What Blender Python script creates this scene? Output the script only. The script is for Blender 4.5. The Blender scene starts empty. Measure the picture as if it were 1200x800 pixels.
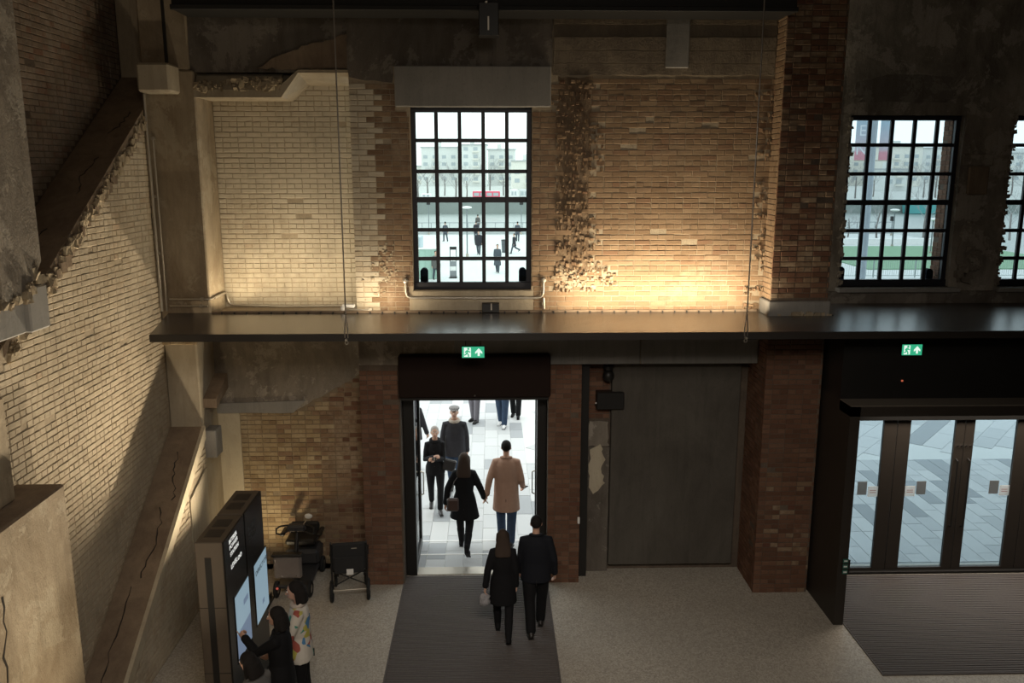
import bpy, math, random
import numpy as np
from mathutils import Vector, Matrix

# ------------------------------------------------------------------ camera, sky, lamps, exposure
SC = bpy.context.scene
COL = SC.collection
CAM_H, PITCH, YAW, FPX = 6.4, math.radians(11.5), math.radians(1.4), 1000.0
cam_data = bpy.data.cameras.new('camera')
cam_data.sensor_width = 36.0
cam_data.lens = 36.0 * FPX / 1200.0
cam_data.clip_end = 2000
cam = bpy.data.objects.new('camera', cam_data)
COL.objects.link(cam)
cam.location = (0, 0, CAM_H)
cam.rotation_euler = (math.pi / 2 - PITCH, 0, -YAW)
SC.camera = cam

world = bpy.data.worlds.new('overcast_sky')
SC.world = world
world.use_nodes = True
wn = world.node_tree
wn.nodes['Background'].inputs['Color'].default_value = (0.93, 1.0, 0.985, 1)
wn.nodes['Background'].inputs['Strength'].default_value = 2.45

SC.view_settings.view_transform = 'Standard'
SC.view_settings.look = 'None'
SC.view_settings.exposure = 0.0
SC.view_settings.gamma = 1.0
SC.view_settings.use_curve_mapping = False

WARM = (1.0, 0.73, 0.40)
def area(name, loc, target, sx, sy, watts, color=WARM, spread=180):
    l = bpy.data.lights.new(name, 'AREA')
    l.shape = 'RECTANGLE'; l.size = sx; l.size_y = sy
    l.energy = watts; l.color = color; l.spread = math.radians(spread)
    o = bpy.data.objects.new(name, l); COL.objects.link(o)
    o.location = loc
    d = Vector(target) - Vector(loc)
    o.rotation_euler = d.to_track_quat('-Z', 'Y').to_euler()
    return o
def point(name, loc, watts, color=WARM, r=0.06):
    l = bpy.data.lights.new(name, 'POINT'); l.energy = watts; l.color = color; l.shadow_soft_size = r
    o = bpy.data.objects.new(name, l); COL.objects.link(o); o.location = loc
    return o
def spot(name, loc, target, watts, cone, blend=0.8, color=WARM, r=0.05):
    l = bpy.data.lights.new(name, 'SPOT'); l.energy = watts; l.color = color; l.spot_size = math.radians(cone); l.spot_blend = blend; l.shadow_soft_size = r
    o = bpy.data.objects.new(name, l); COL.objects.link(o); o.location = loc
    o.rotation_euler = (Vector(target) - Vector(loc)).to_track_quat('-Z', 'Y').to_euler()
    return o
# uplights lying on the canopy and on the alcove shelf
area('canopy_uplight', (2.40, 11.88, 4.44), (2.40, 12.55, 5.4), 2.7, 0.10, 92, (1.0, 0.83, 0.58))
area('canopy_uplight', (-1.58, 11.95, 4.44), (-1.58, 12.5, 5.3), 0.6, 0.07, 11, (1.0, 0.83, 0.58))
area('alcove_uplight', (-3.0, 12.42, 4.42), (-3.0, 13.15, 6.4), 1.7, 0.08, 24, (1.0, 0.83, 0.56))
area('alcove_uplight', (-3.75, 12.75, 4.42), (-4.1, 12.9, 5.6), 0.3, 0.08, 3.5, (1.0, 0.83, 0.55))
# floor uplights between the stair wall and the totems, washing the brick upwards; the pier spots are added
UPW = (1.0, 0.84, 0.60)
spot('floor_uplight', (-3.42, 11.7, 0.10), (-5.15, 9.4, 6.3), 1750, 80, 1.0, UPW)
spot('floor_uplight', (-3.42, 10.4, 0.10), (-5.1, 8.9, 6.6), 420, 76, 1.0, UPW)
spot('floor_uplight', (-2.9, 7.2, 0.15), (-4.5, 7.8, 4.2), 260, 95, 1.0, UPW)  # added spot with no seen source, brightens the near pier face
spot('floor_uplight', (-2.8, 7.1, 0.15), (-4.33, 7.95, 7.2), 520, 62, 1.0, (1.0, 0.9, 0.72))  # another added spot, only to brighten the upper pier
spot('floor_uplight', (-3.62, 12.1, 0.10), (-3.6, 13.15, 1.5), 80, 95, 1.0, (1.0, 0.80, 0.48))
area('low_fill', (-1.6, 3.4, 2.6), (-4.6, 8.8, 3.6), 1.2, 0.6, 14, (1.0, 0.84, 0.64), 140)  # unseen fill added low down to lift the left wall
area('high_fill', (2.0, -4.0, 9.5), (3.0, 12.0, 6.0), 3.0, 1.0, 60, (1.0, 0.88, 0.72), 150)  # ambient fill added behind the camera for the upper walls
area('hall_fill', (0.5, 2.0, 8.0), (0.6, 11.0, 0.0), 3.0, 1.5, 95, (1.0, 0.90, 0.78), 84)  # unseen overhead fill, added to light the floor
area('lobby_fill', (8.0, 12.2, 3.06), (8.0, 12.2, 0.0), 4.5, 0.3, 65, (1.0, 0.88, 0.74), 120)  # fill added under the lobby soffit to brighten mat and floor

# ------------------------------------------------------------------ helpers
F = Vector((math.sin(YAW) * math.cos(PITCH), math.cos(YAW) * math.cos(PITCH), -math.sin(PITCH)))
R_ = Vector((math.cos(YAW), -math.sin(YAW), 0))
U_ = R_.cross(F)
def at(px, py, X=None, Y=None, Z=None):
    """the place on a wall (X or Y) or floor (Z) that a pixel of the 1200x800 photograph shows"""
    d = F + R_ * ((px - 600) / FPX) + U_ * ((400 - py) / FPX)
    if Y is not None: t = Y / d.y
    elif X is not None: t = X / d.x
    else: t = (Z - CAM_H) / d.z
    return Vector((0, 0, CAM_H)) + d * t
def xat(px, py, Y): return at(px, py, Y=Y).x
def zat(px, py, Y): return at(px, py, Y=Y).z
def project(p):
    v = Vector(p) - Vector((0, 0, CAM_H))
    w = v.dot(F)
    return (600 + FPX * v.dot(R_) / w, 400 - FPX * v.dot(U_) / w, w)

def empty(name, loc=(0, 0, 0), rz=0.0, label=None, cat=None, group=None, kind=None):
    o = bpy.data.objects.new(name, None); COL.objects.link(o)
    o.location = loc; o.rotation_euler = (0, 0, rz)
    o.empty_display_size = 0.1
    return tag(o, label, cat, group, kind)
def tag(o, label=None, cat=None, group=None, kind=None):
    if label: o['label'] = label
    if cat: o['category'] = cat
    if group: o['group'] = group
    if kind: o['kind'] = kind
    return o

class MB:
    """collects shapes into one mesh"""
    def __init__(s): s.v = []; s.f = []; s.m = []; s.t = []
    def add(s, verts, faces, mi=0, tint=0.5):
        b = len(s.v)
        s.v += [tuple(p) for p in verts]
        s.t += [tint] * len(verts)
        for f in faces:
            s.f.append(tuple(i + b for i in f)); s.m.append(mi)
        return s
    def box(s, x0, x1, y0, y1, z0, z1, mi=0, tint=0.5):
        v = [(x0,y0,z0),(x1,y0,z0),(x1,y1,z0),(x0,y1,z0),(x0,y0,z1),(x1,y0,z1),(x1,y1,z1),(x0,y1,z1)]
        return s.add(v, [(3,2,1,0),(4,5,6,7),(0,1,5,4),(1,2,6,5),(2,3,7,6),(3,0,4,7)], mi, tint)
    def bbox(s, x0, x1, y0, y1, z0, z1, b=0.01, mi=0):
        """box with chamfered edges"""
        import itertools
        v = []; idx = {}
        lo = (x0,y0,z0); hi = (x1,y1,z1)
        for c in itertools.product((0,1), repeat=3):
            for ax in range(3):
                p = [0,0,0]
                for k in range(3):
                    e = hi[k] if c[k] else lo[k]
                    p[k] = e if k == ax else (e - b if c[k] else e + b)
                idx[(c, ax)] = len(v); v.append(p)
        f = []
        for ax in range(3):
            a, bx = [k for k in range(3) if k != ax]
            for sgn in (0, 1):
                loop = []
                for (p, q) in ((0,0),(1,0),(1,1),(0,1)):
                    c = [0,0,0]; c[ax] = sgn; c[a] = p; c[bx] = q
                    loop.append(idx[(tuple(c), ax)])
                flip = (sgn == 0) != (ax == 1)
                f.append(tuple(loop[::-1]) if flip else tuple(loop))
        for ax in range(3):
            a, bx = [k for k in range(3) if k != ax]
            for (p, q) in itertools.product((0,1), repeat=2):
                c0 = [0,0,0]; c0[a] = p; c0[bx] = q; c1 = list(c0); c1[ax] = 1
                c0 = tuple(c0); c1 = tuple(c1)
                f.append((idx[(c0,a)], idx[(c1,a)], idx[(c1,bx)], idx[(c0,bx)]))
        for c in itertools.product((0,1), repeat=3):
            f.append((idx[(c,0)], idx[(c,1)], idx[(c,2)]))
        return s.add(v, f, mi)
    def obox(s, c, ax, ay, az, mi=0):
        """box from centre and three half-axis vectors"""
        c = Vector(c); ax = Vector(ax); ay = Vector(ay); az = Vector(az)
        v = [c + ax*i + ay*j + az*k for k in (-1,1) for (i,j) in ((-1,-1),(1,-1),(1,1),(-1,1))]
        return s.add(v, [(3,2,1,0),(4,5,6,7),(0,1,5,4),(1,2,6,5),(2,3,7,6),(3,0,4,7)], mi)
    def tube(s, pts, rad, n=10, cap='flat', mi=0, squash=None):
        pts = [Vector(p) for p in pts]
        if not hasattr(rad, '__len__'): rad = [rad] * len(pts)
        rad = list(rad)
        if cap == 'round':
            P, Q = [], []
            d0 = (pts[0]-pts[1]).normalized(); d1 = (pts[-1]-pts[-2]).normalized()
            for a in (80, 55, 28): P.append(pts[0] + d0*rad[0]*math.sin(math.radians(a))); Q.append(rad[0]*math.cos(math.radians(a)))
            P += pts; Q += rad
            for a in (28, 55, 80): P.append(pts[-1] + d1*rad[-1]*math.sin(math.radians(a))); Q.append(rad[-1]*math.cos(math.radians(a)))
            pts, rad = P, Q
        verts = []; ref = None
        for i, p in enumerate(pts):
            if i == 0: t = pts[1]-pts[0]
            elif i == len(pts)-1: t = pts[-1]-pts[-2]
            else: t = (pts[i+1]-p).normalized() + (p-pts[i-1]).normalized()
            if t.length < 1e-9: t = pts[i]-pts[i-1]
            t.normalize()
            if ref is None:
                ref = Vector((1,0,0)) if abs(t.x) < 0.8 else Vector((0,1,0))
            u = (ref - t*ref.dot(t)).normalized(); ref = u
            w = t.cross(u)
            for k in range(n):
                a = 2*math.pi*k/n
                q = (squash or 1.0)
                verts.append(p + u*math.cos(a)*rad[i] + w*math.sin(a)*rad[i]*q)
        faces = []
        for i in range(len(pts)-1):
            for k in range(n):
                k2 = (k+1) % n
                faces.append((i*n+k, i*n+k2, (i+1)*n+k2, (i+1)*n+k))
        faces.append(tuple(range(n))[::-1]); m = (len(pts)-1)*n
        faces.append(tuple(m+k for k in range(n)))
        return s.add(verts, faces, mi)
    def zloft(s, rings, n=24, mi=0, power=2.0):
        """rings: (z, cx, cy, rx, ry) closed at both ends"""
        verts = []
        for (z, cx, cy, rx, ry) in rings:
            for k in range(n):
                a = 2*math.pi*k/n; c, d = math.cos(a), math.sin(a)
                e = 2.0/power
                verts.append((cx + rx*math.copysign(abs(c)**e, c), cy + ry*math.copysign(abs(d)**e, d), z))
        faces = []
        for i in range(len(rings)-1):
            for k in range(n):
                k2 = (k+1) % n
                faces.append((i*n+k, i*n+k2, (i+1)*n+k2, (i+1)*n+k))
        if rings[0][0] > rings[-1][0]: faces = [f[::-1] for f in faces]
        lo, hi = (0, len(rings)-1) if rings[0][0] < rings[-1][0] else (len(rings)-1, 0)
        faces.append(tuple(lo*n+k for k in range(n))[::-1]); faces.append(tuple(hi*n+k for k in range(n)))
        return s.add(verts, faces, mi)
    def ball(s, c, r, n=14, m=9, mi=0):
        if not hasattr(r, '__len__'): r = (r, r, r)
        rings = []
        for i in range(m):
            a = -math.pi/2 + math.pi*(i+0.5)/m*0.98 + math.pi*0.01
            rings.append((c[2]+r[2]*math.sin(a), c[0], c[1], r[0]*math.cos(a), r[1]*math.cos(a)))
        rings[0] = (c[2]-r[2], c[0], c[1], r[0]*0.12, r[1]*0.12)
        rings[-1] = (c[2]+r[2], c[0], c[1], r[0]*0.12, r[1]*0.12)
        return s.zloft(rings, n, mi)
    def prism(s, pts, axis, a, b, mi=0):
        """polygon extruded along an axis; pts are the two other coordinates in x,y,z order"""
        def put(p, w):
            if axis == 'x': return (w, p[0], p[1])
            if axis == 'y': return (p[0], w, p[1])
            return (p[0], p[1], w)
        n = len(pts)
        area2 = sum(pts[i][0]*pts[(i+1)%n][1]-pts[(i+1)%n][0]*pts[i][1] for i in range(n))
        if area2 < 0: pts = pts[::-1]
        if axis == 'y': pts = pts[::-1]
        v = [put(p, a) for p in pts] + [put(p, b) for p in pts]
        f = [tuple(range(n))[::-1], tuple(range(n, 2*n))]
        for i in range(n):
            j = (i+1) % n
            f.append((i, j, n+j, n+i))
        return s.add(v, f, mi)
    def cyl(s, c, r, h, axis='z', n=20, mi=0):
        d = {'x': (1,0,0), 'y': (0,1,0), 'z': (0,0,1)}[axis]
        c = Vector(c); d = Vector(d)
        return s.tube([c-d*h/2, c+d*h/2], r, n, 'flat', mi)
    def torus(s, c, R, r, axis='x', n=28, m=10, mi=0):
        v = []; f = []
        for i in range(n):
            a = 2*math.pi*i/n
            for j in range(m):
                b = 2*math.pi*j/m
                q = R + r*math.cos(b); h = r*math.sin(b)
                p = {'x': (h, q*math.cos(a), q*math.sin(a)), 'y': (q*math.sin(a), h, q*math.cos(a)), 'z': (q*math.cos(a), q*math.sin(a), h)}[axis]
                v.append((p[0]+c[0], p[1]+c[1], p[2]+c[2]))
        for i in range(n):
            for j in range(m):
                f.append((i*m+j, ((i+1)%n)*m+j, ((i+1)%n)*m+(j+1)%m, i*m+(j+1)%m))
        return s.add(v, f, mi)
    def mesh(s, name, mats, smooth=False):
        me = bpy.data.meshes.new(name)
        me.from_pydata(s.v, [], s.f)
        for m in (mats if isinstance(mats, (list, tuple)) else [mats]): me.materials.append(m)
        if any(s.m): me.polygons.foreach_set('material_index', s.m)
        if smooth: me.polygons.foreach_set('use_smooth', [True]*len(s.f))
        a = me.attributes.new('tint', 'FLOAT', 'POINT'); a.data.foreach_set('value', s.t)
        me.update()
        return me
    def build(s, name, mats, parent=None, smooth=False, loc=None, rz=None):
        return link(name, s.mesh(name, mats, smooth), parent, loc, rz)
def link(name, me, parent=None, loc=None, rz=None):
    o = bpy.data.objects.new(name, me); COL.objects.link(o)
    if parent is not None: o.parent = parent
    if loc is not None: o.location = loc
    if rz is not None: o.rotation_euler = (0, 0, rz)
    return o
def auto_smooth(o, ang=40):
    me = o.data
    me.polygons.foreach_set('use_smooth', [True]*len(me.polygons))
    try: me.set_sharp_from_angle(angle=math.radians(ang))
    except Exception: pass
    return o

# ------------------------------------------------------------------ materials
def newmat(name):
    m = bpy.data.materials.new(name); m.use_nodes = True
    return m, m.node_tree, m.node_tree.nodes['Principled BSDF']
def ramp(nt, src, stops):
    r = nt.nodes.new('ShaderNodeValToRGB')
    e = r.color_ramp.elements
    while len(e) > 1: e.remove(e[-1])
    for i, (p, c) in enumerate(stops):
        q = e[0] if i == 0 else e.new(p)
        q.position = p; q.color = (*c, 1) if len(c) == 3 else c
    nt.links.new(src, r.inputs['Fac'])
    return r.outputs['Color']
def noise(nt, scale, detail=4, rough=0.6, vec=None, dist=0.0):
    n = nt.nodes.new('ShaderNodeTexNoise')
    n.inputs['Scale'].default_value = scale; n.inputs['Detail'].default_value = detail
    n.inputs['Roughness'].default_value = rough; n.inputs['Distortion'].default_value = dist
    if vec is not None: nt.links.new(vec, n.inputs['Vector'])
    return n.outputs['Fac']
def pos(nt, scale=(1,1,1), off=(0,0,0)):
    g = nt.nodes.new('ShaderNodeNewGeometry')
    m = nt.nodes.new('ShaderNodeMapping')
    m.inputs['Scale'].default_value = scale; m.inputs['Location'].default_value = off
    nt.links.new(g.outputs['Position'], m.inputs['Vector'])
    return m.outputs['Vector']
def mix(nt, fac, a, b, blend='MIX'):
    m = nt.nodes.new('ShaderNodeMix'); m.data_type = 'RGBA'; m.blend_type = blend
    for sock, v in ((m.inputs[0], fac), (m.inputs[6], a), (m.inputs[7], b)):
        if hasattr(v, 'is_linked'): nt.links.new(v, sock)
        elif hasattr(v, '__len__'): sock.default_value = (*v, 1) if len(v) == 3 else v
        else: sock.default_value = v
    return m.outputs[2]
def math_(nt, op, a, b=0.0):
    m = nt.nodes.new('ShaderNodeMath'); m.operation = op; m.use_clamp = op in ('MULTIPLY', 'ADD')
    for i, v in enumerate((a, b)):
        if hasattr(v, 'is_linked'): nt.links.new(v, m.inputs[i])
        else: m.inputs[i].default_value = v
    return m.outputs[0]
def bump(nt, b, h, strength=0.4, dist=0.01):
    n = nt.nodes.new('ShaderNodeBump')
    n.inputs['Strength'].default_value = strength; n.inputs['Distance'].default_value = dist
    nt.links.new(h, n.inputs['Height']); nt.links.new(n.outputs['Normal'], b.inputs['Normal'])
def plain(name, col, rough=0.6, metal=0.0, var=0.12, scale=6.0, spec=0.4):
    m, nt, b = newmat(name)
    tc = nt.nodes.new('ShaderNodeTexCoord')
    n = noise(nt, scale, 4, 0.6, tc.outputs['Object'])
    c = mix(nt, n, tuple(x*(1-var) for x in col), tuple(min(1, x*(1+var)) for x in col))
    nt.links.new(c, b.inputs['Base Color'])
    b.inputs['Roughness'].default_value = rough; b.inputs['Metallic'].default_value = metal
    b.inputs['Specular IOR Level'].default_value = spec
    return m
def glow(name, col, strength):
    m, nt, b = newmat(name)
    b.inputs['Base Color'].default_value = (*[c*0.3 for c in col], 1)
    b.inputs['Emission Color'].default_value = (*col, 1)
    b.inputs['Emission Strength'].default_value = strength
    b.inputs['Roughness'].default_value = 0.3
    return m
def brickmat(name, stops, wash, amount, wash_scale=0.8, rough=0.9, lo=None):
    """per-brick colour from the mesh's tint, with old limewash over bricks and joints where the noise says so"""
    m, nt, b = newmat(name)
    at_ = nt.nodes.new('ShaderNodeAttribute'); at_.attribute_name = 'tint'
    base = ramp(nt, at_.outputs['Fac'], stops)
    g = pos(nt)
    fine = noise(nt, 38, 5, 0.7, g)
    base = mix(nt, math_(nt, 'MULTIPLY', fine, 0.55), base, tuple(c*0.45 for c in stops[0][1]))
    big = noise(nt, wash_scale, 6, 0.72, g, 0.4)
    fleck = noise(nt, 9, 5, 0.75, g)
    s = math_(nt, 'ADD', math_(nt, 'MULTIPLY', big, 0.7), math_(nt, 'MULTIPLY', fleck, 0.3))
    k = ramp(nt, s, [(max(0.0, 0.62-amount*0.42), (0,0,0)), (min(1.0, 0.72-amount*0.30), (1,1,1))])
    k = math_(nt, 'MULTIPLY', k, 0.25+0.7*min(1, amount+0.1))
    c = mix(nt, k, base, wash)
    dirt = noise(nt, 2.3, 5, 0.7, pos(nt, (1,1,0.45), (3,1,7)))
    c = mix(nt, ramp(nt, dirt, [(0.5, (0,0,0)), (0.8, (0.55,0.55,0.55))]), c, tuple(x*0.42 for x in wash), 'MIX')
    nt.links.new(c, b.inputs['Base Color'])
    b.inputs['Roughness'].default_value = rough
    b.inputs['Specular IOR Level'].default_value = 0.15
    bump(nt, b, math_(nt, 'ADD', math_(nt, 'MULTIPLY', noise(nt, 60, 5, 0.7, g), .5), math_(nt, 'MULTIPLY', noise(nt, 13, 4, 0.7, g), .5)), 0.7, 0.012)
    return m
def concretemat(name, col, dark, patch=None, scale=1.2, bumpy=0.5, pit=0.0):
    m, nt, b = newmat(name)
    g = pos(nt, (1,1,0.6))
    a = noise(nt, scale, 7, 0.68, g, 0.5)
    c = mix(nt, ramp(nt, a, [(0.35, (0,0,0)), (0.68, (1,1,1))]), dark, col)
    if patch:
        q = noise(nt, 1.7, 6, 0.75, pos(nt, (1,1,1), (5,2,9)), 0.3)
        c = mix(nt, ramp(nt, q, [(0.54, (0,0,0)), (0.57, (0.5,0.5,0.5))]), c, patch)
    v = noise(nt, 3.0, 5, 0.7, pos(nt, (2.6,2.6,0.22), (1,4,2)))
    c = mix(nt, ramp(nt, v, [(0.5, (0,0,0)), (0.85, (0.5,0.5,0.5))]), c, tuple(x*0.5 for x in dark))
    sp = noise(nt, 55, 3, 0.6, g)
    c = mix(nt, ramp(nt, sp, [(0.6, (0,0,0)), (0.75, (0.4,0.4,0.4))]), c, tuple(x*0.4 for x in dark))
    nt.links.new(c, b.inputs['Base Color'])
    b.inputs['Roughness'].default_value = 0.88; b.inputs['Specular IOR Level'].default_value = 0.2
    h = math_(nt, 'ADD', math_(nt, 'MULTIPLY', noise(nt, 14, 7, 0.72, g), 0.7), math_(nt, 'MULTIPLY', noise(nt, 80, 3, 0.6, g), 0.3))
    bump(nt, b, h, bumpy, 0.03)
    return m
def glassmat(name, tint, refl=0.06):
    m, nt, b = newmat(name)
    nt.nodes.remove(b)
    out = nt.nodes['Material Output']
    t = nt.nodes.new('ShaderNodeBsdfTransparent'); t.inputs['Color'].default_value = (*tint, 1)
    g = nt.nodes.new('ShaderNodeBsdfGlossy'); g.inputs['Roughness'].default_value = 0.02
    lw = nt.nodes.new('ShaderNodeFresnel'); lw.inputs['IOR'].default_value = 1.4
    ms = nt.nodes.new('ShaderNodeMixShader')
    nt.links.new(lw.outputs[0], ms.inputs[0]); nt.links.new(t.outputs[0], ms.inputs[1]); nt.links.new(g.outputs[0], ms.inputs[2])
    nt.links.new(ms.outputs[0], out.inputs['Surface'])
    return m
CREAM = (0.47, 0.40, 0.30)
M = {}
M['brick_cream'] = brickmat('limewashed_brick', [(0, (0.37,0.30,0.21)), (0.5, (0.43,0.355,0.255)), (0.85, (0.47,0.39,0.285)), (1, (0.38,0.28,0.19))], CREAM, 0.62)
M['brick_alcove'] = brickmat('pale_limewashed_brick', [(0, (0.40,0.33,0.235)), (0.5, (0.45,0.375,0.275)), (0.9, (0.49,0.42,0.32)), (1, (0.39,0.29,0.20))], (0.52,0.46,0.36), 0.75)
M['brick_dark'] = brickmat('dark_brick', [(0, (0.20,0.15,0.11)), (0.6, (0.28,0.21,0.15)), (1, (0.22,0.12,0.08))], (0.33,0.28,0.23), 0.45)  # darker brick for the topmost plane of the left wall
M['brick_tan'] = brickmat('orange_brown_brick', [(0, (0.235,0.155,0.094)), (0.4, (0.29,0.195,0.118)), (0.85, (0.335,0.235,0.148)), (1, (0.235,0.135,0.082))], (0.39,0.31,0.22), 0.2)
M['brick_red'] = brickmat('red_brown_brick', [(0, (0.125,0.065,0.042)), (0.5, (0.18,0.092,0.058)), (0.9, (0.215,0.12,0.078)), (1, (0.14,0.062,0.042))], (0.30,0.23,0.17), 0.10)
M['brick_yellow'] = brickmat('yellow_brown_brick', [(0, (0.22,0.15,0.085)), (0.45, (0.34,0.25,0.145)), (0.85, (0.41,0.315,0.195)), (1, (0.20,0.115,0.065))], (0.46,0.39,0.27), 0.34)
M['brick_brown'] = brickmat('brown_brick', [(0, (0.18,0.112,0.07)), (0.5, (0.235,0.15,0.093)), (0.9, (0.275,0.185,0.118)), (1, (0.17,0.094,0.058))], (0.40,0.33,0.24), 0.28)
M['mortar'] = concretemat('old_mortar', (0.40,0.33,0.24), (0.30,0.245,0.175), None, 2.5, 0.6)
M['mortar_dark'] = concretemat('dark_mortar', (0.15,0.115,0.085), (0.09,0.07,0.055), None, 2.5, 0.6)
M['concrete'] = concretemat('bare_concrete', (0.42,0.36,0.27), (0.30,0.25,0.18))
M['concrete_tan'] = concretemat('tan_concrete', (0.40,0.33,0.235), (0.235,0.18,0.12), (0.42,0.36,0.265), 1.5, 0.6)
M['concrete_brown'] = concretemat('brown_concrete', (0.27,0.205,0.145), (0.165,0.12,0.085), None, 1.8, 0.6)
M['concrete_grey'] = concretemat('grey_concrete', (0.27,0.255,0.235), (0.20,0.19,0.175), None, 0.8, 0.25)
M['concrete_old'] = concretemat('weathered_concrete', (0.30,0.26,0.21), (0.16,0.135,0.11), (0.40,0.36,0.30), 1.5, 0.8)
M['concrete_dark'] = concretemat('dark_concrete', (0.19,0.165,0.14), (0.10,0.085,0.07), (0.27,0.24,0.205), 1.3, 0.8)  # darker concrete tone with paler patches
M['bay_render'] = concretemat('mottled_bay_render', (0.33,0.29,0.24), (0.13,0.11,0.09), (0.44,0.39,0.33), 1.6, 0.9)
M['rubble'] = concretemat('broken_concrete', (0.48,0.40,0.28), (0.28,0.22,0.15), None, 5, 1.0)
M['plaster'] = concretemat('old_plaster', (0.50,0.44,0.33), (0.40,0.34,0.25), None, 1.0, 0.3)
M['board'] = concretemat('board_marked_concrete', (0.27,0.22,0.16), (0.15,0.12,0.09), None, 2.2, 1.0)
M['slab_grey'] = concretemat('smooth_grey_slab', (0.105,0.095,0.080), (0.070,0.062,0.052), None, 1.1, 0.15)
M['black_metal'] = plain('black_metal', (0.014,0.013,0.012), 0.42, 0.0, 0.2, 3)
M['brown_black'] = plain('dark_bronze_metal', (0.030,0.024,0.019), 0.5, 0.0, 0.15, 2)
M['frame_metal'] = plain('blue_black_steel', (0.012,0.012,0.018), 0.5)
M['canopy_metal'] = plain('brown_sheet_metal', (0.080,0.070,0.064), 0.27, 0.45, 0.10, 1.2, 0.5)
M['canopy_edge'] = plain('dark_canopy_edge', (0.020,0.016,0.013), 0.5)
M['shutter'] = plain('rust_brown_shutter_box', (0.017,0.010,0.008), 0.8, 0, .12, 6, .12)
M['galv'] = plain('galvanised_steel', (0.42,0.38,0.32), 0.4, 0.7)
M['wire'] = plain('steel_cable', (0.30,0.27,0.24), 0.4, 0.8)
M['beam_black'] = plain('black_steel_beam', (0.012,0.011,0.010), 0.6)
M['glass_clear'] = glassmat('window_glass', (0.86,0.91,0.91))
M['glass_grey'] = glassmat('grey_window_glass', (0.66,0.72,0.75))
M['glass_door'] = glassmat('tinted_door_glass', (0.66,0.73,0.77))
M['white'] = plain('white_paint', (0.75,0.74,0.72), 0.5)
M['rubber'] = plain('black_rubber', (0.012,0.012,0.012), 0.8)
M['chrome'] = plain('chrome', (0.6,0.6,0.6), 0.2, 1.0)
M['skin'] = plain('skin', (0.50,0.30,0.22), 0.55, 0, 0.06)
def papermat(k=1.0):
    m, nt, b = newmat('backlit_paper')
    b.inputs['Base Color'].default_value = (.8*k, .77*k, .74*k, 1)
    t = nt.nodes.new('ShaderNodeBsdfTranslucent'); t.inputs['Color'].default_value = (.95*k, .91*k, .88*k, 1)
    ms = nt.nodes.new('ShaderNodeMixShader'); ms.inputs[0].default_value = .75
    nt.links.new(b.outputs[0], ms.inputs[1]); nt.links.new(t.outputs[0], ms.inputs[2])
    nt.links.new(ms.outputs[0], nt.nodes['Material Output'].inputs['Surface'])
    return m
M['paper'] = papermat(); M['paper_grey'] = papermat(.45)
def floormat():
    m, nt, b = newmat('terrazzo_floor')
    g = pos(nt)
    v = nt.nodes.new('ShaderNodeTexVoronoi'); v.inputs['Scale'].default_value = 48
    nt.links.new(g, v.inputs['Vector'])
    c = ramp(nt, v.outputs['Color'], [(0, (0.28,0.25,0.21)), (0.55, (0.42,0.38,0.32)), (1, (0.52,0.475,0.41))])
    c = mix(nt, ramp(nt, noise(nt, 70, 2, 0.6, g), [(0.58, (0,0,0)), (0.66, (0.6,0.6,0.6))]), c, (0.12,0.10,0.085))
    c = mix(nt, ramp(nt, noise(nt, 0.8, 5, 0.6, g), [(0.4, (0,0,0)), (0.7, (0.4,0.4,0.4))]), c, (0.32,0.29,0.245))
    nt.links.new(c, b.inputs['Base Color'])
    b.inputs['Roughness'].default_value = 0.55; b.inputs['Specular IOR Level'].default_value = 0.35
    return m
M['floor'] = floormat()
def pavermat():
    m, nt, b = newmat('granite_paver')
    a = nt.nodes.new('ShaderNodeAttribute'); a.attribute_name = 'tint'
    c = ramp(nt, a.outputs['Fac'], [(0, (0.45,0.46,0.465)), (0.4, (0.53,0.54,0.545)), (0.8, (0.57,0.575,0.57)), (0.82, (0.27,0.285,0.30)), (1, (0.32,0.335,0.35))])
    n = noise(nt, 60, 3, 0.6, pos(nt))
    c = mix(nt, math_(nt, 'MULTIPLY', n, 0.3), c, (0.35,0.35,0.35))
    nt.links.new(c, b.inputs['Base Color'])
    b.inputs['Roughness'].default_value = 0.75
    return m
M['paver'] = pavermat()
# ------------------------------------------------------------------ brick laying
YB, YA, YP = 12.4, 13.15, 12.0          # main wall face, alcove and bay wall, pillar face
def brick_geo(rng, L, h, proud, tilt=0.0):
    """one brick: local x along the course, -y out of the wall, z up; 18 triangles"""
    e = rng.uniform(0.004, 0.008); j = lambda a: rng.uniform(-a, a)
    f0 = -proud
    y = [f0 + 0.006 + j(0.001) + tilt*s for s in (0, 1, 1, 0)]
    outer = [(j(.002), y[0], j(.002)), (L+j(.002), y[1], j(.002)), (L+j(.002), y[2], h+j(.002)), (j(.002), y[3], h+j(.002))]
    inner = [(e+j(.002), f0+j(.0015), e+j(.002)), (L-e+j(.002), f0+tilt+j(.0015), e+j(.002)),
             (L-e+j(.002), f0+tilt+j(.0015), h-e+j(.002)), (e+j(.002), f0+j(.0015), h-e+j(.002))]
    back = [(0, .015, 0), (L, .015, 0), (L, .015, h), (0, .015, h)]
    v = back + outer + inner
    f = []
    for k in range(4):
        n = (k+1) % 4
        f.append((k, n, 4+n, 4+k)); f.append((4+k, 4+n, 8+n, 8+k))
    f.append((8, 9, 10, 11))
    return v, f
ROT = {'-Y': 0.0, '+X': math.pi/2, '-X': -math.pi/2}
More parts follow.
